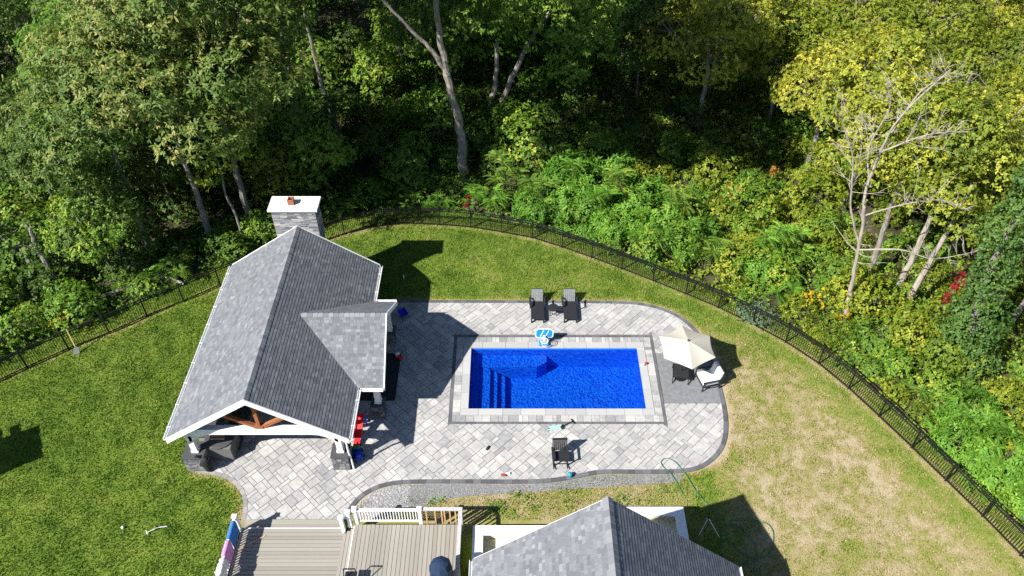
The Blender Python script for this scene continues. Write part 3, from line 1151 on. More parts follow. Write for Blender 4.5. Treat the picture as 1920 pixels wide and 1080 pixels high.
ch = bpy.data.objects.new('chimney', None)
link(ch, pav)
tag(ch, 'stacked grey stone chimney with white cap slab and clay flue')
MB().bb(-11.72, -9.62, 30.9, 31.75, 0, 3.9).build('chimney_base', 'dark_stone_top', ch)
stone_block(ch, -11.7, -9.62, 30.86, 31.72, 3.9, 6.0, 'FLR', seed=2, h=.066, wmin=.2, wmax=.6)
MB().bb(-11.87, -9.45, 30.72, 31.86, 6.0, 6.12).build('cap', 'cap_stone', ch, bevel=.015)
fl = MB()
fx0, fx1, fy0, fy1 = -10.93, -10.63, 31.12, 31.42
fl.bb(fx0, fx0 + .04, fy0, fy1, 6.12, 6.42).bb(fx1 - .04, fx1, fy0, fy1, 6.12, 6.42).bb(fx0 + .04, fx1 - .04, fy0, fy0 + .04, 6.12, 6.42).bb(fx0 + .04, fx1 - .04, fy1 - .04, fy1, 6.12, 6.42)
fl.build('flue', 'clay_pot', ch)

# posts on stone piers
for i, (x, y, w_) in enumerate([(-13.78, 20.42, .80), (-7.45, 20.42, .66), (-13.9, 30.2, .7), (-7.4, 30.2, .7), (-6.15, 23.1, .5), (-6.15, 27.65, .5), (-13.9, 25.4, .7)]):
    pr = bpy.data.objects.new('pier', None)
    link(pr, pav)
    stone_block(pr, x - w_ / 2, x + w_ / 2, y - w_ / 2, y + w_ / 2, 0.02, 0.93, 'FLR' if y < 21 else 'F', seed=20 + i, h=.09, wmin=.14, wmax=.34, smat='pier_stone')
    MB().bb(x - w_ / 2 - .07, x + w_ / 2 + .07, y - w_ / 2 - .07, y + w_ / 2 + .07, 0.93, 1.0).build('pier_cap', 'dark_stone_top', pr, bevel=.01)
    px_ = x + (0.05 if x < -10 else 0.02)
    MB().bb(px_ - .13, px_ + .13, y - .13, y + .13, 1.0, 2.34).build('post', 'white_paint', pav, bevel=.008)
    MB().bb(px_ - .16, px_ + .16, y - .16, y + .16, 1.0, 1.1).bb(px_ - .155, px_ + .155, y - .155, y + .155, 2.2, 2.335).build('post_trim', 'white_paint', pav)


# arched front beam: level in the middle, curving down into the posts
def arched_beam(y, x0, x1, zb, ztop, d=0.26):
    m = MB()
    top, bot = [], []
    N = 24
    for i in range(N + 1):
        t = i / N
        x = x0 + (x1 - x0) * t
        e = min(t, 1 - t) / 0.16
        dz = 0.55 * (1 - min(1, e)) ** 1.8
        top.append((x, ztop))
        bot.append((x, zb - dz))
    vs = []
    for (x, z), (x2, z2) in zip(top, bot):
        vs += [(x, y, z), (x, y, z2), (x, y + d, z), (x, y + d, z2)]
    fs = []
    for i in range(N):
        a, b_ = i * 4, (i + 1) * 4
        fs += [(a + 1, b_ + 1, b_, a), (a + 2, b_ + 2, b_ + 3, a + 3), (a, b_, b_ + 2, a + 2), (a + 1, a + 3, b_ + 3, b_ + 1)]
    fs += [(0, 2, 3, 1), (N * 4 + 1, N * 4 + 3, N * 4 + 2, N * 4)]
    m.add(vs, fs)
    return m.build('arched_beam', 'white_paint', pav)


arched_beam(20.29, -13.75, -7.4, 2.28, 2.62)
arched_beam(30.07, -13.75, -7.4, 2.28, 2.62)
for x in (-13.9, -7.42):
    MB().bb(x - .12, x + .12, 20.58, 30.05, 2.36, 2.60).build('side_beam', 'white_paint', pav)
MB().bb(-6.27, -6.03, 23.0, 27.8, 2.36, 2.58).build('side_beam', 'white_paint', pav)
# cedar king post and struts behind the front gable
for tr_y in (20.42, 25.2):
    pk = Vector((XM, tr_y, 2.62))
    for q in ((XM + .0, tr_y, 4.92), (XM - 1.75, tr_y, 3.72), (XM + 1.75, tr_y, 3.72)):
        MB().bar(pk, q, 0.15, 0.15, up=(0, 1, 0)).build('truss_strut', 'cedar', pav)
    MB().box((XM, tr_y, 2.72), (0.34, 0.2, 0.16)).build('truss_shoe', 'cedar', pav)
for k in range(11):
    y = 20.9 + k * .95
    for sg, xe in ((-1, XL + .1), (1, XR - .1)):
        MB().bar((xe, y, EZ - .24 + .07), (XM - sg * .05 * -1, y, RZ - .24), 0.07, 0.14).build('rafter', 'soffit_board', pav)
# downspout beside the right-hand pier
MB().tube([(XR + .09, YF + .3, 2.42), (XR + .09, YF + .3, 2.25), (-7.05, 20.2, 1.9), (-7.05, 20.2, 1.2), (-6.98, 20.15, .6), (-6.95, 20.1, .1)], .045, 8).build('downspout', 'white_paint', pav)

# outdoor kitchen and things standing under the roof
kit = thing('outdoor_kitchen', 'grey stone kitchen counter with dark top under the left eave', 'counter', (-13.55, 22.6, 0.03))
MB().bb(-.35, .45, -1.4, 5.0, 0, .86).build('counter_base', 'ledgestone', kit)
MB().bb(-.42, .52, -1.46, 5.06, .86, .93).build('counter_top', 'dark_stone_top', kit, bevel=.01)
for k in range(4):
    MB().bb(.452, .475, -1.0 + k * 1.2, -.1 + k * 1.2, .15, .75).build('door', 'grey_slat', kit)
gr = thing('barbecue_grill', 'dark stone barbecue block with orange tiled top at the left post', 'grill', (-13.05, 20.9, 0.03))
MB().bb(-.35, .75, -.35, .75, 0, .88).build('grill_base', 'grey_mat', gr, bevel=.03)
MB().lathe([(.62, .88), (.66, .9), (.66, .95), (.6, .97), (.2, .98)], (.15, .25, 0), 20).build('grill_top', 'dark_stone_top', gr)
for k in range(3):
    MB().bb(-.22 + .03 * k, .42 - .03 * k, .05 + k * .17, .14 + k * .17, .985, 1.01).build('grate_tile', 'raw_pine', gr)
bag = thing('black_bag', 'black draped bag hanging at the front of the left pier', 'bag', (-13.35, 20.0, .03))
bm_ = MB()
prof = [(.05, 0), (.14, .05), (.2, .3), (.22, .6), (.16, .8), (.22, .92), (.12, .98)]
bm_.lathe(prof, (.06, -.02, 0), 9)
bm_.v = [(x + .06 * math.sin(9 * z + x * 7), y * .6 + .03 * math.sin(7 * z), z) for x, y, z in bm_.v]
bm_.build('bag_body', 'dark_cover', bag, smooth=True)
MB().tube([(-.05, 0, .92), (-.22, .02, 1.12), (-.3, .05, 1.02), (-.3, .06, .98)], .05, 6).build('bag_strap', 'dark_cover', bag)
tag(MB().bb(-13.1, -12.2, 21.1, 24.5, .04, .052).build('floor_mat', 'grey_mat'), 'grey floor mat beside the barbecue block', 'mat')
tag(MB().bb(-9.4, -5.55, 23.9, 26.9, .041, .055).build('outdoor_rug', 'dark_rug'), 'dark outdoor rug under the side gable', 'rug')
sofa = thing('outdoor_sofa', 'dark wicker sofa in the shade under the pavilion roof', 'sofa', (-9.2, 24.2, .055))
MB().bb(-1.1, 1.1, -.4, .4, .1, .4).build('seat', 'dark_cover', sofa, bevel=.04)
MB().bb(-1.1, 1.1, .3, .46, .4, .85).build('backrest', 'dark_cover', sofa, bevel=.04)
for sx in (-1.18, 1.04):
    MB().bb(sx, sx + .14, -.4, .46, .05, .62).build('arm', 'dark_cover', sofa, bevel=.03)
    for sy in (-.36, .36):
        MB().bb(sx + .03, sx + .11, sy - .04, sy + .04, 0, .06).build('leg', 'black_metal', sofa)

# ------------------------------------------------------------------ house gable at the bottom edge
HXM, HXL, HXR, HY, HRZ, HEZ = 3.06, -1.35, 8.02, 13.9, 7.62, 3.2
HS = (HRZ - HEZ) / (HXR - HXM)
HLZ = HRZ - HS * (HXM - HXL)
house = thing('house', 'cream house wing with grey shingle gable roof at the bottom edge', 'house')
hr = MB()
for xe, ze in ((HXL, HLZ), (HXR, HEZ)):
    vs = [(xe, 3, ze), (xe, HY, ze), (HXM, HY, HRZ), (HXM, 3, HRZ)]
    lo = [(a, b_, c - .2) for a, b_, c in vs]
    hr.add(vs + lo, [(0, 1, 2, 3), (7, 6, 5, 4), (0, 4, 5, 1), (1, 5, 6, 2)])
hrf = hr.build('roof', 'soffit_board', house)
for xe, ze, npt, sd in ((HXL, HLZ, 170, 31), (HXR, HEZ, 130, 32)):
    o_ = (xe + (-.04 if xe < HXM else .04), HY + .03, ze - .03)
    shingle_slope(hrf, o_, (0, -1, 0), (HXM - xe, 0, HRZ - ze), lambda v: (0, 7.2), math.hypot(HXM - xe, HRZ - ze), npt,
                  lambda p, t: abs(p.y - 12.9) + (0 if p.y > 12 else 5) + 0.05 * abs(p.x - 2), seed=sd)
ridge_caps(hrf, (HXM, 5, HRZ + .02), (HXM, HY + .05, HRZ + .02), 0.17, 0.145, 40, seed=4)
w_ = MB()
w_.add([(HXL + .5, HY - .45, 0), (HXR - .5, HY - .45, 0), (HXR - .5, HY - .45, HEZ + .2), (HXM, HY - .45, HRZ - .25), (HXL + .5, HY - .45, HLZ + .2),
        (HXL + .5, 3, 0), (HXR - .5, 3, 0), (HXR - .5, 3, HEZ + .2), (HXM, 3, HRZ - .25), (HXL + .5, 3, HLZ + .2)],
       [(1, 0, 4, 3, 2), (0, 5, 9, 4), (6, 1, 2, 7)])
w_.build('wall', 'cream_siding', house)
rake(house, (HXM, HY + .02, HRZ), (HXL, HY + .02, HLZ), h=.22, up=-.03)
rake(house, (HXR, HY + .02, HEZ), (HXM, HY + .02, HRZ), h=.22, up=-.03)
gutter(house, (HXR + .09, 5, HEZ - .02), (HXR + .09, HY, HEZ - .02))
gutter(house, (HXL - .09, 5, HLZ - .02), (HXL - .09, HY, HLZ - .02))


def parapet(name, label, x0, x1, y0, y1, zt):
    """cream walls with a white cap round a small open porch, open to the house"""
    t = thing(name, label, 'porch', ((x0 + x1) / 2, (y0 + y1) / 2, 0))
    cx, cy = (x0 + x1) / 2, (y0 + y1) / 2
    hw, hd = (x1 - x0) / 2, (y1 - y0) / 2
    for nm, a in (('wall', (-hw, hw, hd - .2, hd, 0, zt - .06)), ('wall', (-hw, -hw + .2, -hd, hd - .2, 0, zt - .06)), ('wall', (hw - .2, hw, -hd, hd - .2, 0, zt - .06))):
        MB().bb(*a).build(nm, 'cream_siding', t)
    for a in ((-hw - .06, hw + .06, hd - .34, hd + .08, zt - .06, zt), (-hw - .06, -hw + .36, -hd, hd - .34, zt - .06, zt), (hw - .34, hw + .06, -hd, hd - .34, zt - .06, zt)):
        MB().bb(*a).build('cap', 'white_paint', t, bevel=.01)
    MB().bb(-hw + .2, hw - .2, -hd, hd - .2, .02, zt - .55).build('floor', 'cream_siding', t)
    return t


parapet('porch_parapet', 'white capped cream porch wall to the right of the house gable', 3.2, 6.93, 13.5, 17.5, 1.1)
parapet('porch_parapet', 'white capped cream porch wall between deck and house gable', -1.5, 3.1, 13.5, 16.66, 1.1)

# ------------------------------------------------------------------ deck with steps and railings
deck = thing('deck', 'two level grey composite deck with steps down to the patio', 'deck', (-6.5, 15, 0))
dk = Vector((-6.5, 15, 0))


def db(x0, x1, y0, y1, z0, z1, name='board', mat='deck_board', v=None):
    return MB().bb(x0 - dk.x, x1 - dk.x, y0 - dk.y, y1 - dk.y, z0, z1, rnd.random() if v is None else v).build(name, mat, deck)


y = 16.98
k = 0
while y > 12.4:
    db(-11.05, -6.84, y - .147, y, .36, .40)
    y -= .165
db(-11.05, -6.84, 17.0, 17.035, .2, .405, 'nosing', 'white_paint')
for a, b_ in ((17.53, 17.29), (17.28, 17.04)):
    db(-11.05, -7.0, b_, a, .16, .20)
db(-11.05, -7.0, 17.50, 17.528, .02, .158, 'riser', 'grey_mat')
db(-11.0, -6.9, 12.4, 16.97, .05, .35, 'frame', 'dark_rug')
x = -6.83
for k in range(3):
    db(x, x + .128, 12.4, 16.7 + .1 * k, .50, .54)
    x += .142
db(-6.415, -6.385, 12.4, 16.95, .40, .705, 'nosing', 'white_paint')
x = -6.38
while x < -2.15:
    db(x, x + .154, 12.4, 17.0, .66, .70)
    x += .1695
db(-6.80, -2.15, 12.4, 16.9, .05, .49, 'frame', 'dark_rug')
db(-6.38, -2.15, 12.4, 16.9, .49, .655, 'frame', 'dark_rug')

rl = thing('deck_railing', 'white post and baluster railing along the upper deck edge', 'railing', (-5, 17.08, .7))
rp = Vector((-5, 17.08, .7))


def rb(p, q, w, h, name, mat='white_paint', par=None, off=None):
    o = off if off is not None else rp
    return MB().bar(Vector(p) - o, Vector(q) - o, w, h).build(name, mat, par or rl)


def post(par, off, x, y, z0, z1, w=.15):
    c = Vector((x, y, 0)) - Vector((off.x, off.y, 0))
    MB().bb(c.x - w / 2, c.x + w / 2, c.y - w / 2, c.y + w / 2, z0 - off.z, z1 - off.z).build('post', 'white_paint', par, bevel=.01)
    MB().add([(c.x - .1, c.y - .1, z1 - off.z), (c.x + .1, c.y - .1, z1 - off.z), (c.x + .1, c.y + .1, z1 - off.z), (c.x - .1, c.y + .1, z1 - off.z),
              (c.x - .1, c.y - .1, z1 - off.z + .03), (c.x + .1, c.y - .1, z1 - off.z + .03), (c.x + .1, c.y + .1, z1 - off.z + .03), (c.x - .1, c.y + .1, z1 - off.z + .03), (c.x, c.y, z1 - off.z + .07)],
             [(0, 1, 5, 4), (1, 2, 6, 5), (2, 3, 7, 6), (3, 0, 4, 7), (4, 5, 8), (5, 6, 8), (6, 7, 8), (7, 4, 8), (3, 2, 1, 0)]).build('post_cap', 'white_paint', par)


for (x, y, z0) in ((-6.83, 16.86, .4), (-6.56, 17.02, .52), (-6.30, 17.12, .62), (-3.70, 17.12, .62)):
    post(rl, rp, x, y, z0, z0 + 1.1)
rb((-6.23, 17.12, 1.62), (-3.77, 17.12, 1.62), .11, .07, 'top_rail')
rb((-6.23, 17.12, .82), (-3.77, 17.12, .82), .07, .06, 'bottom_rail')
for k in range(21):
    x = -6.13 + k * .113
    rb((x, 17.12, .84), (x, 17.12, 1.60), .032, .032, 'baluster')
rb((-6.56, 17.04, 1.5), (-6.32, 17.12, 1.6), .1, .06, 'top_rail')
rb((-6.56, 17.04, .74), (-6.32, 17.12, .82), .06, .06, 'bottom_rail')

wr = thing('wooden_railing', 'weathered grey railing with raw pine balusters at the deck corner', 'railing', (-2.1, 16.5, .7))
wo = Vector((-2.1, 16.5, .7))
rb((-3.6, 17.13, 1.66), (-1.98, 17.13, 1.66), .15, .05, 'top_rail', 'grey_wood', wr, wo)
rb((-2.06, 17.04, 1.66), (-2.06, 12.6, 1.66), .15, .05, 'top_rail', 'grey_wood', wr, wo)
for x in (-3.45, -3.1, -2.83, -2.72, -2.5, -2.28):
    rb((x, 17.15, .5), (x, 17.15, 1.63), .05, .08, 'baluster', 'raw_pine', wr, wo)
for k in range(22):
    y = 16.9 - k * .2
    rb((-2.08, y, .5), (-2.08, y, 1.63), .05, .05, 'baluster', 'raw_pine', wr, wo)
for (x, y) in ((-2.06, 17.13), (-2.06, 14.9)):
    MB().bb(x - .06 - wo.x, x + .06 - wo.x, y - .06 - wo.y, y + .06 - wo.y, -.68, .93).build('post', 'grey_wood', wr)

lrl = thing('deck_railing', 'white railing on the left deck side with towels hung over it', 'railing', (-11.1, 15, .4))
lo_ = Vector((-11.1, 15, .4))
for y in (16.95, 14.7, 12.6):
    post(lrl, lo_, -11.1, y, .0, 1.42)
rb((-11.1, 16.88, 1.35), (-11.1, 12.6, 1.35), .09, .06, 'top_rail', par=lrl, off=lo_)
rb((-11.1, 16.88, .52), (-11.1, 12.6, .52), .06, .06, 'bottom_rail', par=lrl, off=lo_)
for k in range(36):
    y = 16.8 - k * .117
    rb((-11.1, y, .53), (-11.1, y, 1.33), .032, .032, 'baluster', par=lrl, off=lo_)
MB().bb(-.12, -.04, -2.5, 1.9, -.4, .03).build('rim_board', 'grey_wood', lrl)


def towel(label, mat, y0, y1, zin, zout, seed, lump=0.02):
    t = MB()
    N, M = 14, 22
    vs, fs = [], []
    for i in range(N + 1):
        y = y0 + (y1 - y0) * i / N
        for j in range(M + 1):
            s_ = -zout + (zin + zout) * j / M
            wv = lump * math.sin(i * 1.3 + seed + s_ * 3) + lump * .6 * math.sin(i * 2.9 + seed)
            if s_ < -.06:
                p = (-11.17 - abs(wv), y, 1.41 - (-.06 - s_) * 1.0)
            elif s_ > .06:
                p = (-11.03 + abs(wv) + .02 * (s_), y, 1.41 - (s_ - .06))
            else:
                p = (-11.10 + s_ * 1.1, y, 1.425)
            vs.append(p)
            if i and j:
                a = (i - 1) * (M + 1) + j - 1
                fs.append((a, a + M + 1, a + M + 2, a + 1))
    t.add([(x_ + 11.1, y_ - y0, z_ - .4) for x_, y_, z_ in vs], fs)
    o = t.build('towel', mat, None, smooth=True)
    o.location = (-11.1, y0, .4)
    md = o.modifiers.new('thick', 'SOLIDIFY')
    md.thickness = .008
    return tag(o, label, 'towel', 'towels drying on the deck railing')


towel('blue towel hung over the left deck railing near the post', 'towel_blue', 16.75, 15.95, .78, .45, 1)
towel('pink towel hung over the left deck railing beside the blue one', 'towel_pink', 15.9, 15.25, .85, .5, 3)
towel('white towel bunched over the left deck railing below the pink one', 'white_cushion', 15.15, 14.2, .6, .5, 7, .07)
tag(MB().bar((-11.0 + 11, 0, 0), (.95, .62, 0), .04, .03).build('wood_stick', 'raw_pine'), 'thin pale stick lying on the shaded lower deck', 'stick').location = (-10.95, 16.05, .42)
dc = thing('deck_chair', 'black metal folding chair at the bottom of the upper deck', 'chair', (-6.1, 14.55, .70))
for p, q in (((-.25, -.3, 0), (-.25, .05, .95)), ((.2, -.3, 0), (.2, .05, .95)), ((-.25, .25, 0), (-.25, -.25, .5)), ((.2, .25, 0), (.2, -.25, .5))):
    MB().bar(p, q, .03).build('leg', 'black_metal', dc)
MB().bar((-.25, .05, .95), (.2, .05, .95), .04).build('top_bar', 'black_metal', dc)
MB().bb(-.25, .2, -.25, .2, .45, .48).build('seat', 'black_metal', dc)
cu = thing('covered_umbrella', 'dark navy covered patio umbrella standing at the deck corner', 'umbrella', (-2.62, 14.3, 0.70))
MB().lathe([(.04, 0), (.04, .9)], n=10).build('pole', 'black_metal', cu)
cv = MB()
cv.lathe([(.36, .5), (.42, .8), (.44, 1.4), (.42, 1.75), (.30, 1.95), (.14, 2.03), (.03, 2.05)], n=8)
cv.build('cover', 'navy_fabric', cu)
MB().lathe([(.3, 0), (.3, .06), (.06, .09)], n=16).build('base', 'black_metal', cu)

# ------------------------------------------------------------------ fence
fence = thing('pool_fence', 'black metal picket fence curving round the whole yard', 'fence')
FH = 1.24
pk = []
for i, (x, y) in enumerate(FENCE_POSTS):
    m = MB()
    m.bb(x - .034, x + .034, y - .034, y + .034, 0, FH + .05)
    m.build('post', 'black_metal', fence)
    MB().bb(x - .042, x + .042, y - .042, y + .042, FH + .05, FH + .075).build('post_cap', 'black_metal', fence)
for (a, c) in zip(FENCE_POSTS, FENCE_POSTS[1:]):
    for z in (.10, FH - .16, FH):
        MB().bar((*a, z), (*c, z), .04, .045).build('rail', 'black_metal', fence)
    d = math.dist(a, c)
    n = round(d / .112)
    for k in range(1, n):
        t = k / n
        pk.append((a[0] + (c[0] - a[0]) * t, a[1] + (c[1] - a[1]) * t, math.atan2(c[1] - a[1], c[0] - a[0])))
pm = MB().bb(-.0115, .0115, -.0115, .0115, 0.03, FH + .01).mesh('picket', 'black_metal')
inview = lambda q: abs(q[0]) < 0.645 * (q[1] * .727 + 20.6) and q[1] > 15.2
pk.sort(key=lambda q: (not inview(q), math.dist((q[0], q[1], 0), (0, 0, 30))))
mass = MB()
for i, (x, y, a) in enumerate(pk):
    if i < 300:
        inst('picket', pm, fence, (x, y, 0), a)
    else:
        mass.box((x, y, (FH + .04) / 2), (.023, .023, FH - .02), Matrix.Rotation(a, 3, 'Z'))
tag(mass.build('picket_run', 'black_metal', fence), kind='stuff')

# ------------------------------------------------------------------ furniture and toys
Z0 = 0.037


def chaise(label, x, y):
    t = thing('chaise_lounge', label, 'lounge chair', (x, y, Z0), group='black chaise lounges by the lawn')
    w = .72
    t.scale = (.95, .94, .94)
    for k in range(11):                                                    # seat slats
        yy = -.98 + k * .128
        MB().bb(-w / 2, w / 2, yy, yy + .118, .30, .325).build('seat_slat', 'black_resin', t)
    for sx in (-1, 1):
        MB().bb(sx * w / 2 - .03 * sx - .025, sx * w / 2 - .03 * sx + .025, -.98, .95, .19, .29).build('side_rail', 'black_resin', t)
        for yy in (-.94, .45, .88):
            MB().bb(sx * (w / 2 - .03) - .035, sx * (w / 2 - .03) + .035, yy - .05, yy + .05, 0, .20).build('leg', 'black_resin', t)
        MB().add([(sx * .40 - .05, -.12, .55), (sx * .40 + .05, -.12, .55), (sx * .40 + .05, .48, .58), (sx * .40 - .05, .48, .58),
                  (sx * .40 - .05, -.12, .58), (sx * .40 + .05, -.12, .58), (sx * .40 + .05, .48, .61), (sx * .40 - .05, .48, .61)],
                 [(0, 3, 2, 1), (4, 5, 6, 7), (0, 1, 5, 4), (1, 2, 6, 5), (2, 3, 7, 6), (3, 0, 4, 7)]).build('arm', 'black_resin', t)
        MB().bar((sx * .39, -.06, .25), (sx * .39, -.08, .55), .06, .05).build('arm_post', 'black_resin', t)
    for k in range(6):                                                     # sloping back slats
        xx = -.27 + k * .108
        MB().bar((xx, .42, .30), (xx, .92, .80), .085, .022, up=(0, -1, 1)).build('back_slat', 'grey_slat', t)
    MB().bar((-.34, .94, .81), (.34, .94, .81), .04, .09, up=(0, -1, 1)).build('back_rail', 'black_resin', t)
    MB().bar((-.34, .68, .53), (.34, .68, .53), .03, .06, up=(0, -1, 1)).build('back_rail', 'black_resin', t)
    return t


chaise('black slatted chaise lounge, left of the pair behind the pool', 1.33, 29.95)
chaise('black slatted chaise lounge, right of the pair behind the pool', 3.04, 29.95)
st = thing('side_table', 'small round black side table between the two chaise lounges', 'table', (2.16, 29.72, Z0))
MB().lathe([(.27, .43), (.29, .44), (.29, .46), (.1, .47)], n=20).build('table_top', 'black_resin', st)
for k in range(4):
    a = math.pi / 4 + k * math.pi / 2
    MB().bar((.2 * math.cos(a), .2 * math.sin(a), .44), (.25 * math.cos(a), .25 * math.sin(a), 0), .03).build('leg', 'black_metal', st)
MB().tube([(.19 * math.cos(a), .19 * math.sin(a), .16) for a in [k * math.pi / 8 for k in range(17)]], .012, 6, cap=False).build('ring', 'black_metal', st)

# poolside basketball hoop
hp = thing('basketball_hoop', 'blue and white poolside basketball hoop at the far pool edge', 'basketball hoop', (1.62, 27.52, 0.065))
MB().bb(-.26, .26, -.16, .20, 0, .13).build('base', 'pool_toy_blue', hp, bevel=.04)
MB().bar((0, .05, .1), (0, .0, .60), .13, .10).build('stem', 'white_cushion', hp, bevel=.02)
bd = MB()
out = [(-.44, .42), (.40, .42), (.46, .58), (.40, .95), (-.40, .95), (-.46, .80)]
out = [(-.46, .50), (-.38, .42), (.38, .42), (.46, .50), (.46, .82), (.34, .95), (-.34, .95), (-.46, .82)]
for sc, mt, nm, y0_, y1_ in ((1.0, 'white_paint', 'board_rim', -.03, .0), (.88, 'pool_toy_blue', 'backboard', -.043, -.012)):
    m = MB()
    o2 = [(x * sc, .685 + (z - .685) * sc) for x, z in out]
    n = len(o2)
    m.add([(x, y0_, z) for x, z in o2] + [(x, y1_, z) for x, z in o2], [tuple(range(n)), tuple(range(n, 2 * n))[::-1]] + [(i, n + i, n + (i + 1) % n, (i + 1) % n) for i in range(n)])
    o = m.build(nm, mt, hp)
    o.rotation_euler = (R(-12), 0, 0)
for dx in (-.10, .16):
    o = MB().bar((dx - .10, -.05, .50), (dx + .08, -.05, .88), .035, .012, up=(0, -1, 0)).build('stripe', 'white_paint', hp)
    o.rotation_euler = (R(-12), 0, 0)
MB().tube([(.19 * math.cos(a), -.30 + .19 * math.sin(a), .56) for a in [k * math.pi / 10 for k in range(21)]], .014, 6, cap=False).build('rim', 'white_paint', hp)
nt_ = MB()
for k in range(12):
    a = k * math.pi / 6
    nt_.tube([(.19 * math.cos(a), -.30 + .19 * math.sin(a), .56), (.12 * math.cos(a + .3), -.30 + .12 * math.sin(a + .3), .34), (.11 * math.cos(a), -.30 + .11 * math.sin(a), .22)], .012, 4)
tag(nt_.build('net', 'white_paint', hp), kind='stuff')

# parasol
um = thing('parasol', 'cream hexagonal parasol open over the lounge chairs', 'umbrella', (8.22, 25.40, Z0))
rim_r, rim_z, top_z = 1.39, 2.14, 2.56
rot0 = R(31)
tips = [(rim_r * math.cos(rot0 + k * math.pi / 3), rim_r * math.sin(rot0 + k * math.pi / 3)) for k in range(6)]
for k in range(6):
    a, c = tips[k], tips[(k + 1) % 6]
    m = MB()
    vs, fs = [], []
    N = 6
    for i in range(N + 1):
        s_ = i / N
        for j in range(N + 1):
            t_ = j / N
            x = (a[0] * (1 - t_) + c[0] * t_) * s_
            y = (a[1] * (1 - t_) + c[1] * t_) * s_
            sag = .07 * math.sin(math.pi * t_) * s_
            z = top_z - (top_z - rim_z) * s_ ** 1.12 - sag * .6
            f_ = 1 - .05 * math.sin(math.pi * t_) * s_
            vs.append((x * f_, y * f_, z))
            if i and j:
                q = (i - 1) * (N + 1) + j - 1
                fs.append((q, q + 1, q + N + 2, q + N + 1))
    m.add(vs, fs)
    o = m.build('canopy_panel', 'canvas', um)
    md = o.modifiers.new('thick', 'SOLIDIFY')
    md.thickness = .006
    MB().bar((0, 0, top_z - .03), (a[0] * .98, a[1] * .98, rim_z - .025), .022).build('rib', 'black_metal', um)
    MB().bar((0, 0, 1.85), (a[0] * .5, a[1] * .5, 2.30), .016).build('strut', 'black_metal', um)
MB().lathe([(.022, 0), (.022, top_z)], n=10).build('pole', 'black_metal', um)
MB().lathe([(.05, top_z - .01), (.06, top_z + .02), (.03, top_z + .05), (.025, top_z + .1), (.01, top_z + .12)], n=10).build('finial', 'black_metal', um)
MB().lathe([(.32, 0), (.32, .05), (.07, .09), (.05, .3)], n=18).build('base', 'black_metal', um)

ot = thing('lounge_ottoman', 'low black sling lounge seat under the cream parasol', 'lounge chair', (8.2, 25.38, Z0), R(-8))
MB().bb(-.40, .40, -.38, .5, .33, .37).build('sling', 'black_resin', ot)
MB().bb(-.34, .36, -.33, .12, .37, .42).build('seat_pad', 'dark_cover', ot, bevel=.02)
for sx in (-.38, .36):
    MB().bar((sx, -.48, .0), (sx, -.28, .34), .035).build('leg', 'black_metal', ot)
    MB().bar((sx, .55, .0), (sx, .42, .34), .035).build('leg', 'black_metal', ot)
    MB().bar((sx, -.48, .02), (sx + .0, -.1, .33), .03).build('brace', 'black_metal', ot)
    MB().bar((sx, -.38, .35), (sx, .5, .35), .045).build('side_rail', 'black_metal', ot)

wc = thing('cushioned_chair', 'black framed patio chair with thick white cushions beside the parasol', 'chair', (9.42, 25.0, Z0), R(-76))
MB().bb(-.42, .42, -.40, .42, .30, .46).build('seat_cushion', 'white_cushion', wc, bevel=.06)
bc = MB()
bc.box((0, .42, .72), (.84, .2, .66), Matrix.Rotation(R(-16), 3, 'X'))
bc.build('back_cushion', 'white_cushion', wc, bevel=.08)
for sx in (-.46, .46):
    MB().bar((sx, -.44, 0), (sx, -.40, .60), .045).build('leg', 'black_metal', wc)
    MB().bar((sx, .46, 0), (sx, .40, .60), .045).build('leg', 'black_metal', wc)
    MB().bar((sx, -.46, .61), (sx, .52, .61), .07, .03).build('arm', 'black_metal', wc)
    MB().bar((sx, -.42, .28), (sx, .44, .28), .04).build('side_rail', 'black_metal', wc)
MB().bar((-.46, .50, .95), (.46, .50, .95), .04).build('back_rail', 'black_metal', wc)
MB().bar((-.46, -.42, .28), (.46, -.42, .28), .04).build('front_rail', 'black_metal', wc)

# rocking chair
rk = thing('rocking_chair', 'black wooden rocking chair on the paving below the pool', 'chair', (2.12, 20.52, Z0), R(2))
for sx in (-.30, .30):
    MB().tube([(sx, -.50, .12), (sx, -.25, .045), (sx, .05, .022), (sx, .35, .05), (sx, .62, .15)], .026, 6).build('rocker', 'black_resin', rk)
    MB().bar((sx, -.26, .03), (sx, -.28, .60), .05).build('leg', 'black_resin', rk)
    MB().bar((sx, .24, .03), (sx, .42, 1.08), .05).build('back_post', 'black_resin', rk)
    MB().bar((sx * 1.08, -.34, .61), (sx * 1.08, .32, .61), .11, .03).build('arm', 'black_resin', rk)
for k in range(6):
    MB().bb(-.29, .29, -.28 + k * .09, -.20 + k * .09, .38, .405).build('seat_slat', 'black_resin', rk)
for k in range(6):
    xx = -.22 + k * .088
    MB().bar((xx, .28, .42), (xx, .41, 1.02), .075, .02, up=(0, -1, .2)).build('back_slat', 'black_resin', rk)
MB().bar((-.33, .42, 1.06), (.33, .42, 1.06), .04, .10).build('top_rail', 'black_resin', rk)
MB().bar((-.30, -.28, .20), (.30, -.28, .20), .03).build('stretcher', 'black_resin', rk)
tag(MB().lathe([(.01, -.125), (.07, -.105), (.11, -.055), (.125, 0), (.11, .055), (.07, .105), (.01, .125)], (0, 0, .125), 16).build('ball', 'teal_paint', smooth=True), 'small teal ball at the patio edge beside the rocking chair', 'ball').location = (2.52, 19.72, .043)


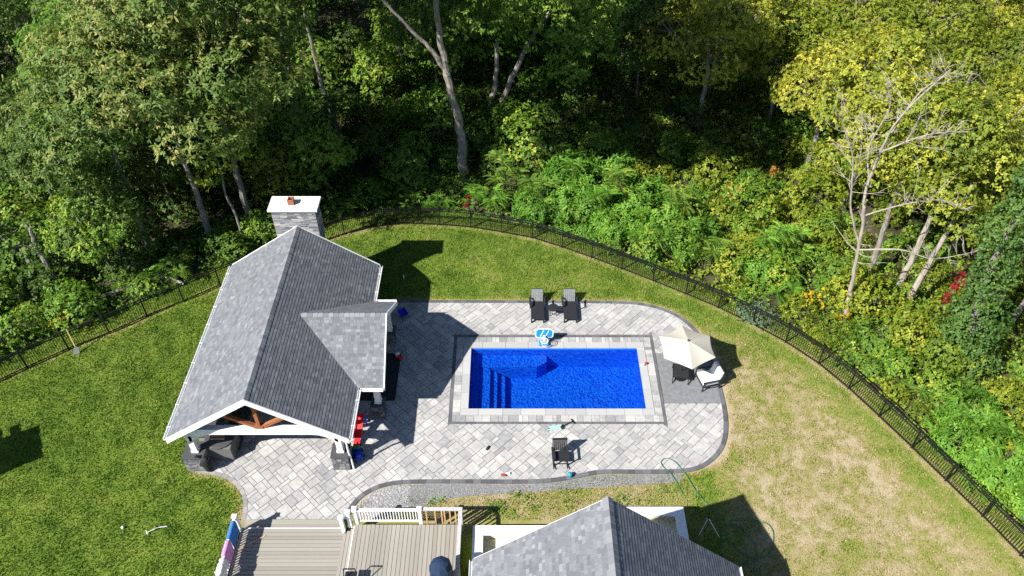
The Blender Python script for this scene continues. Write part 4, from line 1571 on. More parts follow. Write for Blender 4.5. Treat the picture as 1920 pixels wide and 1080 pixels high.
def lying_scooter(label, loc, rz, deckmat, grip, s=1.0):
    t = thing('kick_scooter', label, 'scooter', loc, rz)
    t.scale = (s, s, s)
    MB().add([(-.34, -.07, .02), (.28, -.07, .02), (.30, .05, .09), (-.30, .05, .09), (-.34, -.04, .05), (.28, -.04, .05), (.30, .08, .12), (-.30, .08, .12)],
             [(0, 1, 2, 3), (7, 6, 5, 4), (0, 4, 5, 1), (1, 5, 6, 2), (2, 6, 7, 3), (3, 7, 4, 0)]).build('deck', deckmat, t, bevel=.015)
    MB().bar((.24, 0, .06), (.40, .0, .08), .05, .05).build('neck', 'black_metal', t)
    MB().bar((.32, .02, .06), (.92, .28, .05), .035).build('steering_tube', grip, t)
    MB().bar((.86, .42, .05), (.99, .13, .05), .042).build('handlebar', grip, t)
    for (x, y, r) in ((.36, -.1, .06), (.40, .1, .06), (-.30, 0, .05)):
        m = MB().lathe([(r * .5, -.018), (r, -.014), (r, .014), (r * .5, .018)], (x, y, .055), 14, axis='Y')
        m.build('wheel', 'black_metal', t)
    return t


lying_scooter('mint green child scooter lying below the pool edge', (1.98, 22.28, .043), R(8), 'mint_paint', 'black_metal', .95)
lying_scooter('white child scooter lying on the left lawn', (-14.45, 17.25, .06), R(188), 'white_paint', 'white_paint', .65)
tag(MB().lathe([(.02, 0), (.06, .02), (.07, .07), (.03, .12)], n=10).build('white_toy', 'white_paint', smooth=True), 'small white toy left of the scooter on the lawn', 'toy').location = (-16.1, 17.23, .03)


def shoe(label, x, y, rz, mat):
    m = MB()
    m.add([(-.05, -.13, 0), (.05, -.13, 0), (.055, .13, 0), (-.045, .13, 0), (-.045, -.12, .08), (.045, -.12, .08), (.04, .02, .09), (-.04, .02, .09), (.045, .12, .045), (-.035, .12, .045)],
          [(3, 2, 1, 0), (4, 5, 6, 7), (7, 6, 8, 9), (0, 1, 5, 4), (1, 2, 8, 6, 5), (3, 0, 4, 7, 9), (2, 3, 9, 8)])
    o = m.build('shoe', mat, bevel=.01)
    o.location = (x, y, .038)
    o.rotation_euler = (0, 0, rz)
    tag(o, label, 'shoe')


shoe('lone black shoe on the paving left of the rocking chair', -1.08, 21.2, R(-30), 'dark_cover')
shoe('dark red shoe near the lower patio border', -.36, 19.78, R(80), 'shoe_red')
shoe('pale shoe touching the dark red one near the border', -.20, 19.83, R(100), 'white_cushion')
pt = thing('pool_toy', 'small red, green and white toy on the right pool coping', 'toy', (6.55, 26.15, .066))
MB().lathe([(.02, 0), (.07, .03), (.07, .09), (.02, .13)], (.08, .03, 0), 10).build('toy_head', 'toy_red', pt, smooth=True)
MB().bar((-.02, -.02, .03), (-.16, -.06, .03), .06, .05).build('toy_body', 'white_paint', pt)
MB().bar((.02, .0, .03), (-.02, -.10, .03), .05, .04).build('toy_tail', 'toy_green', pt)

# toddler slide and ride-on toys by the right pier
sd = thing('toy_slide', 'red and blue toddler slide beside the right stone pier', 'slide', (-6.95, 21.6, Z0), R(-6))
sd.scale = (.9, .9, .9)
MB().add([(-.14, .95, .92), (.14, .95, .92), (.15, -.05, .30), (-.15, -.05, .30), (-.14, .95, .97), (.14, .95, .97), (.15, -.05, .35), (-.15, -.05, .35)],
         [(3, 2, 1, 0), (4, 5, 6, 7), (0, 1, 5, 4), (1, 2, 6, 5), (2, 3, 7, 6), (3, 0, 4, 7)]).build('chute', 'toy_red', sd)
MB().add([(-.15, -.05, .30), (.15, -.05, .30), (.16, -.5, .10), (-.16, -.5, .10), (-.15, -.05, .35), (.15, -.05, .35), (.16, -.5, .15), (-.16, -.5, .15)],
         [(3, 2, 1, 0), (4, 5, 6, 7), (0, 1, 5, 4), (1, 2, 6, 5), (2, 3, 7, 6), (3, 0, 4, 7)]).build('chute_end', 'toy_red', sd)
for sx in (-.17, .17):
    MB().bar((sx, .97, 1.02), (sx, -.05, .40), .04, .10).build('side_wall', 'toy_red', sd)
    MB().bar((sx, 1.0, 0), (sx, .95, .98), .07).build('leg', 'toy_blue', sd)
for k in range(3):
    MB().bb(-.17, .17, 1.0 + k * .05, 1.1 + k * .05, .62 - k * .25, .67 - k * .25).build('step', 'toy_blue', sd)
MB().bb(-.2, .2, -.62, -.2, 0, .09).build('base', 'toy_blue', sd, bevel=.03)
ro = thing('ride_on_toy', 'blue ride-on toy car with yellow wheels below the slide', 'toy car', (-6.85, 20.78, Z0), R(20))
MB().bb(-.2, .2, -.3, .3, .10, .24).build('body', 'toy_blue', ro, bevel=.05)
MB().bb(-.12, .12, -.28, -.02, .24, .42).build('seat_back', 'toy_blue', ro, bevel=.04)
for (x, y) in ((-.23, -.2), (.23, -.2), (-.23, .2), (.23, .2)):
    w = MB().lathe([(.03, -.03), (.11, -.03), (.11, .03), (.03, .03)], (x, y, .11), 14, axis='X').build('wheel', 'black_metal', ro)
    MB().lathe([(.02, -.036), (.075, -.036), (.075, .036), (.02, .036)], (x, y, .11), 12, axis='X').build('hub', 'toy_yellow', w)
tr_ = thing('toy_tricycle', 'small green tricycle with yellow wheel against the right post', 'tricycle', (-7.0, 20.98, Z0 + .0), R(85))
MB().bar((0, -.2, .3), (0, .25, .36), .09, .12).build('frame', 'toy_green', tr_, bevel=.02)
MB().bb(-.1, .1, -.22, .0, .36, .44).build('seat', 'toy_green', tr_, bevel=.03)
MB().bar((-.16, .27, .58), (.16, .27, .58), .035).build('handlebar', 'black_metal', tr_)
MB().bar((0, .25, .14), (0, .27, .58), .04).build('fork', 'toy_green', tr_)
for (x, y, r) in ((0, .26, .15), (-.16, -.22, .11), (.16, -.22, .11)):
    w = MB().lathe([(.03, -.025), (r, -.025), (r, .025), (.03, .025)], (x, y, r), 16, axis='X').build('wheel', 'toy_yellow', tr_)
bc2 = thing('toy_wheelbarrow', 'blue toy wheelbarrow in the shade beside the side gable', 'wheelbarrow', (-5.72, 29.5, Z0), R(30))
bc2.scale = (.8, .8, .8)
MB().add([(-.15, -.2, .15), (.15, -.2, .15), (.15, .25, .15), (-.15, .25, .15), (-.27, -.34, .45), (.27, -.34, .45), (.27, .38, .42), (-.27, .38, .42)],
         [(3, 2, 1, 0), (0, 1, 5, 4), (1, 2, 6, 5), (2, 3, 7, 6), (3, 0, 4, 7)]).build('tray', 'toy_blue', bc2)
MB().tube([(-.2, -.3, .35), (-.22, -.75, .55), (.22, -.75, .55), (.2, -.3, .35)], .022, 6).build('handle', 'black_metal', bc2)
MB().lathe([(.03, -.03), (.12, -.03), (.12, .03), (.03, .03)], (0, .42, .12), 14, axis='X').build('wheel', 'black_metal', bc2)
for sx in (-.15, .15):
    MB().bar((sx, -.2, .15), (sx, -.25, 0), .03).build('leg', 'black_metal', bc2)
rt = thing('toy_truck', 'small red and white toy truck by the gable post', 'toy truck', (-5.62, 26.6, Z0), R(40))
MB().bb(-.1, .1, -.18, .05, .06, .2).build('bed', 'toy_red', rt, bevel=.015)
MB().bb(-.1, .1, .06, .2, .06, .26).build('cab', 'white_paint', rt, bevel=.02)
for (x, y) in ((-.11, -.1), (.11, -.1), (-.11, .13), (.11, .13)):
    MB().lathe([(.01, -.015), (.05, -.015), (.05, .015), (.01, .015)], (x, y, .05), 10, axis='X').build('wheel', 'black_metal', rt)

# shovel leaning on the left fence
sh = thing('garden_shovel', 'shovel with yellow handle leaning on the left fence', 'shovel', (-21.85, 27.05, 0.0))
MB().bar((0, 0, .35), (-.22, .32, 1.28), .045).build('handle', 'pole_yellow', sh)
MB().add([(-.14, -.22, .03), (.16, -.12, .03), (.12, .02, .30), (-.08, -.05, .30), (-.14, -.20, .05), (.16, -.10, .05), (.12, .04, .32), (-.08, -.03, .32)],
         [(3, 2, 1, 0), (4, 5, 6, 7), (0, 1, 5, 4), (1, 2, 6, 5), (2, 3, 7, 6), (3, 0, 4, 7)]).build('blade', 'grey_slat', sh)

# hose, sprinkler tripod, pipe stub
hose_pts = [(7.31, 18.82), (7.03, 19.7), (6.6, 20.3), (6.76, 20.61), (7.15, 20.52), (7.59, 19.83), (7.83, 19.16), (8.17, 18.51), (8.62, 17.87), (8.62, 17.01), (8.48, 16.06), (8.73, 15.6), (9.27, 15.6),
            (9.49, 16.18), (9.34, 17.01), (9.11, 17.5), (9.8, 17.62), (10.64, 17.37), (10.71, 16.77), (10.33, 16.06), (9.7, 15.9), (9.1, 16.3), (8.8, 17.0), (9.0, 17.4), (9.5, 17.2), (9.9, 16.3), (9.6, 15.3), (9.9, 14.6)]
hc = catmull(hose_pts, 8)
hpts = [(x, y, (.062 if inside((x, y), PATIO) else .045) + .02 * math.sin(i * .5) ** 2) for i, (x, y) in enumerate(hc)]
tag(MB().tube(hpts, .016, 6).build('garden_hose', 'hose_green', smooth=True), 'green garden hose looped from the patio edge across the shaded lawn', 'hose')
tp = thing('sprinkler_tripod', 'small metal sprinkler tripod standing in the house shadow', 'tripod', (8.05, 17.35, 0.0))
for (x, y) in ((-.36, -.42), (.45, -.50), (.05, .35)):
    MB().bar((0, 0, .62), (x, y, .01), .028).build('leg', 'white_cushion', tp)
MB().lathe([(.02, .5), (.04, .6), (.04, .68), (.02, .74)], n=10).build('head', 'black_metal', tp)
tag(MB().lathe([(.035, 0), (.035, .22), (.03, .24)], n=10).build('pipe_stub', 'white_paint'), 'short white pipe stub in the shaded lawn behind the pavilion', 'pipe').location = (-5.98, 32.5, .0)

# unseen play tower outside the left edge, added to cast the lawn shadow
pt_ = thing('added_play_tower', 'unseen wooden play tower added left of the lawn to cast the grass shadow', 'play tower', (-24.6, 19.5, 0), R(28))
MB().bb(-1.3, 1.15, -1.0, 1.0, 2.38, 2.5).build('roof', 'grey_mat', pt_, bevel=.05)
for (x, y) in ((-1.1, -.85), (1.0, -.85), (-1.1, .85), (1.0, .85)):
    MB().bb(x - .06, x + .06, y - .06, y + .06, 0, 2.38).build('post', 'raw_pine', pt_)
MB().bb(-1.15, 1.05, -.9, .9, 1.1, 1.16).build('platform', 'raw_pine', pt_)
for y in (-.88, .88):
    MB().bb(-1.1, 1.0, y - .02, y + .02, 1.2, 1.7).build('side_panel', 'raw_pine', pt_)
for (x, y) in ((.2, 1.25), (-.55, 1.25)):
    MB().bb(x - .15, x + .15, y - .25, y + .25, 2.35, 2.5).build('roof_tab', 'grey_mat', pt_)

# ------------------------------------------------------------------ vegetation
def unit(a):
    return a / (np.linalg.norm(a, axis=-1, keepdims=True) + 1e-9)


def leaf_quads(P, A, nleaf, L, W, rs, tilt=(55, 105), droop=0.25, base_v=None, jit=0.2):
    """rosettes of kite-shaped leaves: P tips, A axes"""
    n = len(P)
    P = np.repeat(P, nleaf, 0)
    A = np.repeat(A, nleaf, 0)
    bv = np.repeat(base_v, nleaf) if base_v is not None else np.full(n * nleaf, .5)
    m = n * nleaf
    rv = unit(rs.normal(size=(m, 3)))
    X = unit(np.cross(A, rv))
    t = np.radians(rs.uniform(tilt[0], tilt[1], m))[:, None]
    d = unit(A * np.cos(t) + X * np.sin(t))
    d[:, 2] -= droop * rs.rand(m)
    d = unit(d)
    s = unit(np.cross(d, A) + 1e-6)
    nn = np.cross(s, d)
    ln = (L * rs.uniform(.5, 1.45, m))[:, None]
    wd = (W * rs.uniform(.7, 1.25, m))[:, None]
    b0 = P + d * 0.02
    mid = P + d * ln * .5 + nn * ln * .04
    V = np.stack([b0, mid + s * wd / 2, P + d * ln - nn * ln * .06, mid - s * wd / 2], 1)
    v = np.clip(bv + rs.normal(0, jit, m), 0, 1)
    return V.reshape(-1, 3), np.arange(4 * m).reshape(m, 4), np.repeat(v, 4)


def crown_mesh(name, lobes, dens, nleaf, L, W, seed, mat, shell=.45, tilt=(55, 105), droop=.25, top_yellow=0.0):
    rs = np.random.RandomState(seed)
    PP, AA, VV = [], [], []
    lob = np.array(lobes, float)
    for i, (cx, cy, cz, rx, ry, rz) in enumerate(lob):
        area = 4 * np.pi * (((rx * ry) ** 1.6 + (rx * rz) ** 1.6 + (ry * rz) ** 1.6) / 3) ** (1 / 1.6)
        n = int(area * dens)
        d = unit(rs.normal(size=(n, 3)))
        d = d[d[:, 2] > -.75]
        f = np.stack([np.sin(d[:, 0] * 4.1 + i) * np.cos(d[:, 1] * 5.3 + i * 2), np.sin(d[:, 2] * 6.1 + d[:, 0] * 3 + i * 3)], 1).sum(1)
        r = (1 - shell * rs.rand(len(d)) ** 1.7) * (1 + .13 * f)
        p = np.array([cx, cy, cz]) + d * np.array([rx, ry, rz]) * r[:, None]
        keep = np.ones(len(p), bool)
        for j, q in enumerate(lob):
            if j != i:
                keep &= (((p - q[:3]) / q[3:]) ** 2).sum(1) > .45
        # ragged gaps
        gap = np.sin(p[:, 0] * 1.9 + seed) + np.sin(p[:, 1] * 2.3 + 1.3 * seed) + np.sin(p[:, 2] * 2.7 + p[:, 0])
        keep &= (gap > -1.75 + .5 * rs.rand(len(p)))
        p, d = p[keep], d[keep]
        a = unit(d + np.array([0, 0, .55]) + rs.normal(0, .35, d.shape))
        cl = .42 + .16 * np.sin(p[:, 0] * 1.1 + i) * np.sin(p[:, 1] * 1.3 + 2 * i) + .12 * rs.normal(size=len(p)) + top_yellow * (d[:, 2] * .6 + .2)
        PP.append(p)
        AA.append(a)
        VV.append(cl)
    P, A, Vv = np.concatenate(PP), np.concatenate(AA), np.concatenate(VV)
    V, F, v = leaf_quads(P, A, nleaf, L, W, rs, tilt=tilt, droop=droop, base_v=Vv, jit=.12)
    return np_mesh(name, V, F, v, mat)


def wob(pts, r0, r1, seed, n=6, amp=.12):
    """smooth wobbling limb through pts with tapering radius"""
    rr = random.Random(seed)
    out, rad = [], []
    P = [Vector(p) for p in pts]
    N = (len(P) - 1) * n
    for i in range(len(P) - 1):
        p0, p1, p2, p3 = P[max(i - 1, 0)], P[i], P[i + 1], P[min(i + 2, len(P) - 1)]
        for k in range(n + (1 if i == len(P) - 2 else 0)):
            t = k / n
            q = 0.5 * ((2 * p1) + (p2 - p0) * t + (2 * p0 - 5 * p1 + 4 * p2 - p3) * t * t + (3 * p1 - p0 - 3 * p2 + p3) * t ** 3)
            f = len(out) / N
            rr_ = r0 + (r1 - r0) * f ** .8
            q = q + Vector((rr.uniform(-1, 1), rr.uniform(-1, 1), 0)) * amp * min(rr_ * 2, .5)
            out.append(q)
            rad.append(rr_ * rr.uniform(.93, 1.07))
    return out, rad


def trunk_mesh(name, H, lobes, r, seed, mat, lean=(0, 0), flare=True):
    rr = random.Random(seed)
    m = MB()
    top = Vector((lean[0], lean[1], H * .8))
    path = [(0, 0, -.15), (lean[0] * .1 + rr.uniform(-.15, .15), lean[1] * .1, H * .25), (lean[0] * .5 + rr.uniform(-.2, .2), lean[1] * .5 + rr.uniform(-.2, .2), H * .5), tuple(top)]
    pts, rad = wob(path, r, r * .22, seed)
    if flare:
        rad[0] *= 1.5
        rad[1] *= 1.12
    m.tube(pts, rad, 9)
    for (cx, cy, cz, rx, ry, rz) in lobes:
        k = min(len(pts) - 2, max(2, int(len(pts) * (cz - rz * .9) / (H * .8))))
        a = pts[k]
        c = Vector((cx, cy, cz))
        mid = (a + c) / 2 + Vector((0, 0, -.1 * (c - a).length))
        q, rd = wob([a, mid, c], rad[k] * .55, .03, seed + 7, 4)
        m.tube(q, rd, 6)
        for j in range(3):
            e = c + Vector((rr.uniform(-.7, .7) * rx, rr.uniform(-.7, .7) * ry, rr.uniform(.1, .7) * rz))
            q, rd = wob([q[-3], (q[-3] + e) / 2, e], .045, .012, seed + j, 3)
            m.tube(q, rd, 5)
            q = q[:1] + [c, c, c]
    return m.mesh(name, mat)


def rand_lobes(seed, H, R_, z0, n, flat=.62):
    rr = random.Random(seed)
    out = [(0, 0, H - R_ * flat * .9, R_ * .62, R_ * .62, R_ * flat * .9)]
    for k in range(n):
        a = 2 * math.pi * (k + rr.uniform(-.3, .3)) / n
        f = rr.uniform(.1, 1)
        z = z0 + (H - z0) * (.22 + .5 * f)
        rad = R_ * (.68 - .28 * f) * rr.uniform(.85, 1.15)
        s_ = R_ * rr.uniform(.40, .58)
        out.append((rad * math.cos(a), rad * math.sin(a), z, s_, s_, s_ * rr.uniform(.62, .85)))
    return out


VAR = {}


def variant(key, H, R_, z0, n, seed, dens=7.5, nleaf=7, L=.30, W=.13, r=.22, bark='bark_grey', **k):
    lb = rand_lobes(seed, H, R_, z0, n)
    VAR[key] = (trunk_mesh('trunk', H, lb, r, seed, bark), crown_mesh('crown', lb, dens, nleaf, L, W, seed, 'leaf_dark', **k), H)


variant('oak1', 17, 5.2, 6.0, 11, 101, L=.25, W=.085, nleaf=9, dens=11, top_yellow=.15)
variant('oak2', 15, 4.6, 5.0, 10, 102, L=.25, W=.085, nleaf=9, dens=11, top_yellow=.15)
variant('broad1', 14, 4.2, 4.0, 10, 103, L=.2, W=.13, dens=10)
variant('broad2', 12, 3.8, 2.5, 10, 104, L=.2, W=.13, dens=10)
variant('broad3', 10, 3.3, 1.5, 9, 105, L=.18, W=.12, r=.16, dens=11)
variant('small1', 6.5, 2.3, .9, 8, 106, L=.20, W=.13, r=.09, dens=9)
variant('small2', 5.0, 2.1, .5, 7, 107, L=.20, W=.12, r=.07, dens=9)
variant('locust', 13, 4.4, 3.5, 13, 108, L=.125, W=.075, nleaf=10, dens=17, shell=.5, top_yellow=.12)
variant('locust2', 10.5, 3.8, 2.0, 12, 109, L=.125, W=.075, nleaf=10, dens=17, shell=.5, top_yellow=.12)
variant('tall', 23, 5.6, 13.5, 10, 110, L=.32, W=.15, r=.30)


def tree(key, x, y, label, s=1.0, rz=None, leaf='leaf_dark', bark=None, group=None, name='broadleaf_tree', lean=0.0, cat='tree'):
    t = thing(name, label, cat, (x, y, -.03), rnd.uniform(0, 6.28) if rz is None else rz, group)
    t.scale = (s, s, s * rnd.uniform(.94, 1.06))
    if lean:
        t.rotation_euler = (0, lean, 0)
    tm, cm, H = VAR[key]
    inst('trunk', tm, t, mat=bark or 'bark_grey')
    inst('crown', cm, t, mat=leaf)
    return t


# bushes
def bush_mesh(seed, R_, H, dens=16, L=.15, W=.10, nleaf=6, n=5):
    rr = random.Random(seed)
    lb = []
    for k in range(n):
        a = rr.uniform(0, 6.28)
        q = R_ * rr.uniform(0, .62)
        s_ = R_ * rr.uniform(.42, .66)
        lb.append((q * math.cos(a), q * math.sin(a), H * rr.uniform(.28, .58), s_, s_, H * rr.uniform(.34, .46)))
    cm = crown_mesh('foliage', lb, dens, nleaf, L, W, seed, 'leaf_bush', shell=.5)
    m = MB()
    for q in lb:
        pts, rad = wob([(0, 0, -.05), (q[0] * .5, q[1] * .5, q[2] * .5), (q[0], q[1], q[2] + q[5] * .4)], .03, .01, seed, 3)
        m.tube(pts, rad, 5)
    return m.mesh('stem', 'bark_dark'), cm


BUSH = [bush_mesh(201, 1.3, 1.5), bush_mesh(202, 1.6, 1.9), bush_mesh(203, 1.0, 1.1), bush_mesh(204, 2.0, 2.4, n=7), bush_mesh(205, 1.4, 1.2, L=.11, W=.07, dens=22)]


def sumac_mesh(seed, n_st, H):
    rr = random.Random(seed)
    rs = np.random.RandomState(seed)
    stems = MB()
    V, Vv = [], []
    for sx in range(n_st):
        a = rr.uniform(0, 6.28)
        q = rr.uniform(.1, .95) if n_st > 1 else 0
        h = H * rr.uniform(.65, 1.1)
        top = Vector((q * math.cos(a), q * math.sin(a), h))
        pts, rad = wob([(top.x * .2, top.y * .2, -.05), (top.x * .6, top.y * .6, h * .55), tuple(top)], .035, .015, seed + sx, 4)
        stems.tube(pts, rad, 5)
        for fr in range(rr.randint(10, 14)):
            b = rr.uniform(0, 6.28)
            el = rr.uniform(-.05, .9)
            fl_ = rr.uniform(.55, .95)
            o = top - Vector((0, 0, rr.uniform(0, .25)))
            dirh = Vector((math.cos(b), math.sin(b), 0))
            side = Vector((-math.sin(b), math.cos(b), 0))
            base_v = min(1, max(0, rr.gauss(.5, .16)))
            for k in range(10):
                t_ = (k + 1.2) / 11
                p = o + dirh * (fl_ * t_) + Vector((0, 0, fl_ * (el * t_ - .75 * t_ * t_)))
                ll = .17 * (1 - .45 * abs(t_ - .45) * 1.6) * rr.uniform(.85, 1.15)
                for sg in (-1, 1):
                    d = (side * sg + dirh * .35 + Vector((0, 0, -.28))).normalized()
                    wv = dirh * .035 + Vector((0, 0, .012))
                    V += [p, p + d * ll * .45 + wv, p + d * ll, p + d * ll * .45 - wv]
                    Vv += [base_v + rr.uniform(-.12, .12)] * 4
    V = np.array([tuple(p) for p in V])
    F = np.arange(len(V)).reshape(-1, 4)
    return stems.mesh('stem', 'bark_dark'), np_mesh('fronds', V, F, np.clip(Vv, 0, 1), 'leaf_sumac')


BUSH.append(bush_mesh(206, 2.0, 2.5, dens=15, L=.24, W=.085, nleaf=7, n=8))
SUMAC = [sumac_mesh(301, 5, 1.9), sumac_mesh(302, 6, 2.4), sumac_mesh(303, 4, 1.3), sumac_mesh(304, 7, 3.2)]


def bush(k, x, y, label, s=1.0, leaf='leaf_bush', group='bushes beyond the fence', name='bush', cat='bush', src=BUSH, part='foliage', sz=None):
    t = thing(name, label, cat, (x, y, -.03), rnd.uniform(0, 6.28), group)
    t.scale = (s, s, sz or s)
    inst('stem', src[k][0], t)
    inst(part, src[k][1], t, mat=leaf)
    return t


# ---- surveyed trees, left to right
t = tree('oak1', -17.63, 36.04, 'big oak with khaki leaf tips and pale trunk left of the chimney', 1.0, .6, 'leaf_oak', group=None, name='oak_tree')
t = tree('oak2', -20.9, 35.2, 'oak with low hanging green and khaki foliage at the left fence', .86, 2.2, 'leaf_oak', name='oak_tree')
t = tree('oak1', -15.49, 37.2, 'oak with straight grey trunk just left of the stone chimney', 1.06, 3.7, 'leaf_oak', name='oak_tree')
t = tree('broad2', -21.6, 33.2, 'dense green tree reaching down to the left fence line', .62, 1.0, 'leaf_oak', name='broadleaf_tree')


def stem_tree(name, label, base, paths, bark, crown_lobes=None, leaf='leaf_dark', cat='tree', L=.3, W=.14, seed=1, dens=7.5, nleaf=7, twigs=0, top_yellow=0.0):
    """a tree with a trunk whose limbs follow surveyed lines; paths are (points, r0, r1)"""
    t = thing(name, label, cat, base)
    b0 = Vector(base)
    m = MB()
    rr = random.Random(seed)
    for i, (pts, r0, r1) in enumerate(paths):
        q, rad = wob([tuple(Vector(p) - b0) for p in pts], r0, r1, seed + i, 6, .15)
        m.tube(q, rad, 8)
        if twigs:
            for j in range(twigs):
                k = rr.randint(len(q) // 3, len(q) - 2)
                d = Vector((rr.uniform(-1, 1), rr.uniform(-1, 1), rr.uniform(.0, .9))).normalized()
                ln = rr.uniform(.5, 2.0) * (1.2 - k / len(q))
                e = q[k] + d * ln
                tw, tr2 = wob([q[k], q[k] + d * ln * .5 + Vector((0, 0, -.08)), e], min(.03, rad[k] * .5), .007, seed + j * 3, 3, .5)
                m.tube(tw, tr2, 4)
                for h in range(3):
                    d2 = (d + Vector((rr.uniform(-.9, .9), rr.uniform(-.9, .9), rr.uniform(-.3, .7)))).normalized()
                    st_ = tw[rr.randint(2, len(tw) - 1)]
                    m.tube([st_, st_ + d2 * ln * .3 + Vector((0, 0, .03)), st_ + d2 * ln * .55], [.012, .009, .005], 4)
    o = m.build('trunk', bark, t)
    if crown_lobes:
        lb = [(a - b0.x, c - b0.y, z - b0.z, rx, ry, rz) for a, c, z, rx, ry, rz in crown_lobes]
        inst('crown', crown_mesh('crown', lb, dens, nleaf, L, W, seed, leaf, top_yellow=top_yellow), t)
    return t


stem_tree('slender_tree', 'thin crooked sapling trunk in front of the straight grey oak trunk', (-15.54, 35.41, -.03),
          [([(-15.54, 35.41, -.1), (-15.5, 35.45, 2), (-15.75, 35.5, 3.6), (-15.6, 35.5, 5.2), (-15.9, 35.6, 7)], .09, .04)], 'bark_grey',
          [(-15.2, 35.2, 6.2, 1.3, 1.1, .7), (-16.4, 35.2, 4.9, .9, .9, .5), (-14.6, 35.4, 7.2, 1.2, 1.2, .7)], 'leaf_lime', L=.2, W=.14, seed=41, dens=9)
stem_tree('forked_tree', 'tall grey trunk forking near the top behind the middle of the fence', (-3.06, 41.88, -.03),
          [([(-3.06, 41.88, -.1), (-3.1, 41.95, 2.5), (-3.35, 42.2, 4.6), (-3.85, 42.5, 7.4), (-4.1, 42.6, 9.6), (-4.2, 42.6, 13), (-4.4, 42.8, 18)], .34, .10),
           ([(-4.2, 42.6, 12.6), (-3.6, 40.2, 15.2), (-2.6, 37.4, 17.2), (-1.8, 34, 18.2)], .16, .04),
           ([(-4.0, 41.4, 14), (-6.4, 38.6, 16.8), (-8.6, 34.6, 18.2)], .12, .04),
           ([(-4.2, 42.6, 12.8), (-.8, 42.2, 14.8), (3.2, 41.4, 16.2)], .13, .04),
           ([(-3.75, 42.4, 7.0), (-4.6, 42.5, 8.5), (-5.6, 42.6, 9.6), (-7.4, 42.4, 12), (-8.4, 42.2, 14)], .17, .05)], 'bark_grey',
          [(x_, y_, 18.2 + .5 * math.sin(x_ * 2 + y_), 2.7, 2.5, 1.9) for x_ in (-9, -5.6, -2.2, 1.2) for y_ in (33.8, 37)] + [(-1.2, 40, 18.6, 2.5, 2.4, 1.8), (2, 40.2, 18.2, 2.5, 2.4, 1.8), (-3.6, 43.6, 20.5, 2.6, 2.6, 1.8), (4.2, 38.4, 17.8, 2.4, 2.4, 1.7), (4.4, 41.6, 16.8, 2.4, 2.4, 1.6), (-8.6, 42.4, 17.4, 2.2, 2.2, 1.6), (0, 45, 20, 2.6, 2.6, 1.8)],  # unseen high crown, spread wide and thickened to shade the thicket
          'leaf_dark', seed=42, dens=17)
stem_tree('twin_trunk_tree', 'twin trunked tree with bright pale green crown at top centre', (-1.3, 47.9, -.03),
          [([(-1.6, 47.98, -.1), (-1.5, 48.1, 1.6), (-1.1, 48.3, 3.2), (-1.0, 48.6, 6)], .26, .12),
           ([(-1.1, 47.84, -.1), (-.7, 47.9, 1.8), (.2, 48.0, 4.2), (1.2, 48.0, 6.5), (2.4, 47.6, 8.5)], .26, .10)], 'bark_grey',
          [(2.6, 46.8, 8.2, 2.5, 2.3, 1.7), (4.7, 46.6, 7.4, 2.2, 2.0, 1.4), (.6, 47.2, 10, 2.3, 2.3, 1.6), (3.4, 47.6, 10.6, 2.6, 2.5, 1.7), (3.6, 45.2, 6.2, 1.7, 1.5, 1.0), (-1.8, 47.5, 8.5, 1.9, 1.9, 1.3), (5.8, 47.5, 9.6, 2.0, 2.0, 1.3)],
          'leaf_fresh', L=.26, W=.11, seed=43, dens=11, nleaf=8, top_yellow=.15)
stem_tree('leaning_tree', 'slim grey trunk leaning left in the dark woods behind the chimney', (-11.69, 46.37, -.03),
          [([(-11.69, 46.37, -.1), (-11.9, 46.4, 2), (-12.3, 46.5, 4.5), (-12.5, 46.5, 8), (-12.6, 46.6, 12)], .2, .08)], 'bark_grey',
          [(-12.6, 46.6, 13.5, 2.8, 2.8, 2.0), (-10.6, 46.2, 11.5, 2.0, 2.0, 1.4), (-14.5, 46.8, 12, 2.2, 2.2, 1.5)], 'leaf_dark', seed=44)
# bleached dead tree at the right
stem_tree('dead_tree', 'tall bare bleached dead tree standing right of the goldenrod', (17.38, 29.21, -.03),
          [([(17.38, 29.21, -.1), (17.15, 29.21, 1.6), (16.94, 29.21, 3.1), (16.4, 29.2, 6.4), (15.95, 29.2, 8.4), (16.0, 29.3, 10.4), (16.3, 29.3, 12.2), (17.5, 29.2, 14.4)], .145, .022),
           ([(16.6, 29.2, 5.2), (15.6, 29.3, 7.4), (14.9, 29.3, 10.1), (13.9, 29.3, 12.0), (13.5, 29.3, 13.4)], .065, .012),
           ([(16.1, 29.25, 8.6), (15.6, 29.6, 10.4), (15.9, 29.7, 12.4), (15.4, 29.8, 13.6)], .045, .009),
           ([(16.0, 29.3, 10.4), (17.3, 29.0, 11.4), (18.6, 28.8, 11.8)], .045, .009),
           ([(16.3, 29.2, 7.0), (17.8, 28.9, 7.9), (19.3, 28.8, 8.2), (20.4, 28.6, 7.8)], .045, .009),
           ([(16.15, 29.3, 11.4), (16.9, 29.6, 13.2), (18.0, 29.5, 14.2)], .05, .012),
           ([(16.6, 29.1, 5.0), (18.2, 28.4, 5.6), (19.6, 28.0, 5.4), (21.2, 27.6, 6.2)], .045, .009)],
          'bark_bleached', seed=45, twigs=22, cat='dead tree')
stem_tree('dead_tree', 'thin bleached dead stems at the upper right edge', (24.5, 34, -.03),
          [([(24.5, 34, -.1), (24.6, 34, 4), (24.2, 34, 8), (24.9, 33.8, 11)], .13, .03), ([(24.3, 34, 6.5), (25.4, 33.8, 8.6), (26.0, 33.6, 10.6)], .07, .02), ([(24.4, 34, 5), (23.2, 33.8, 7.5), (22.9, 33.7, 9.4)], .06, .015)],
          'bark_bleached', seed=46, twigs=7, cat='dead tree')
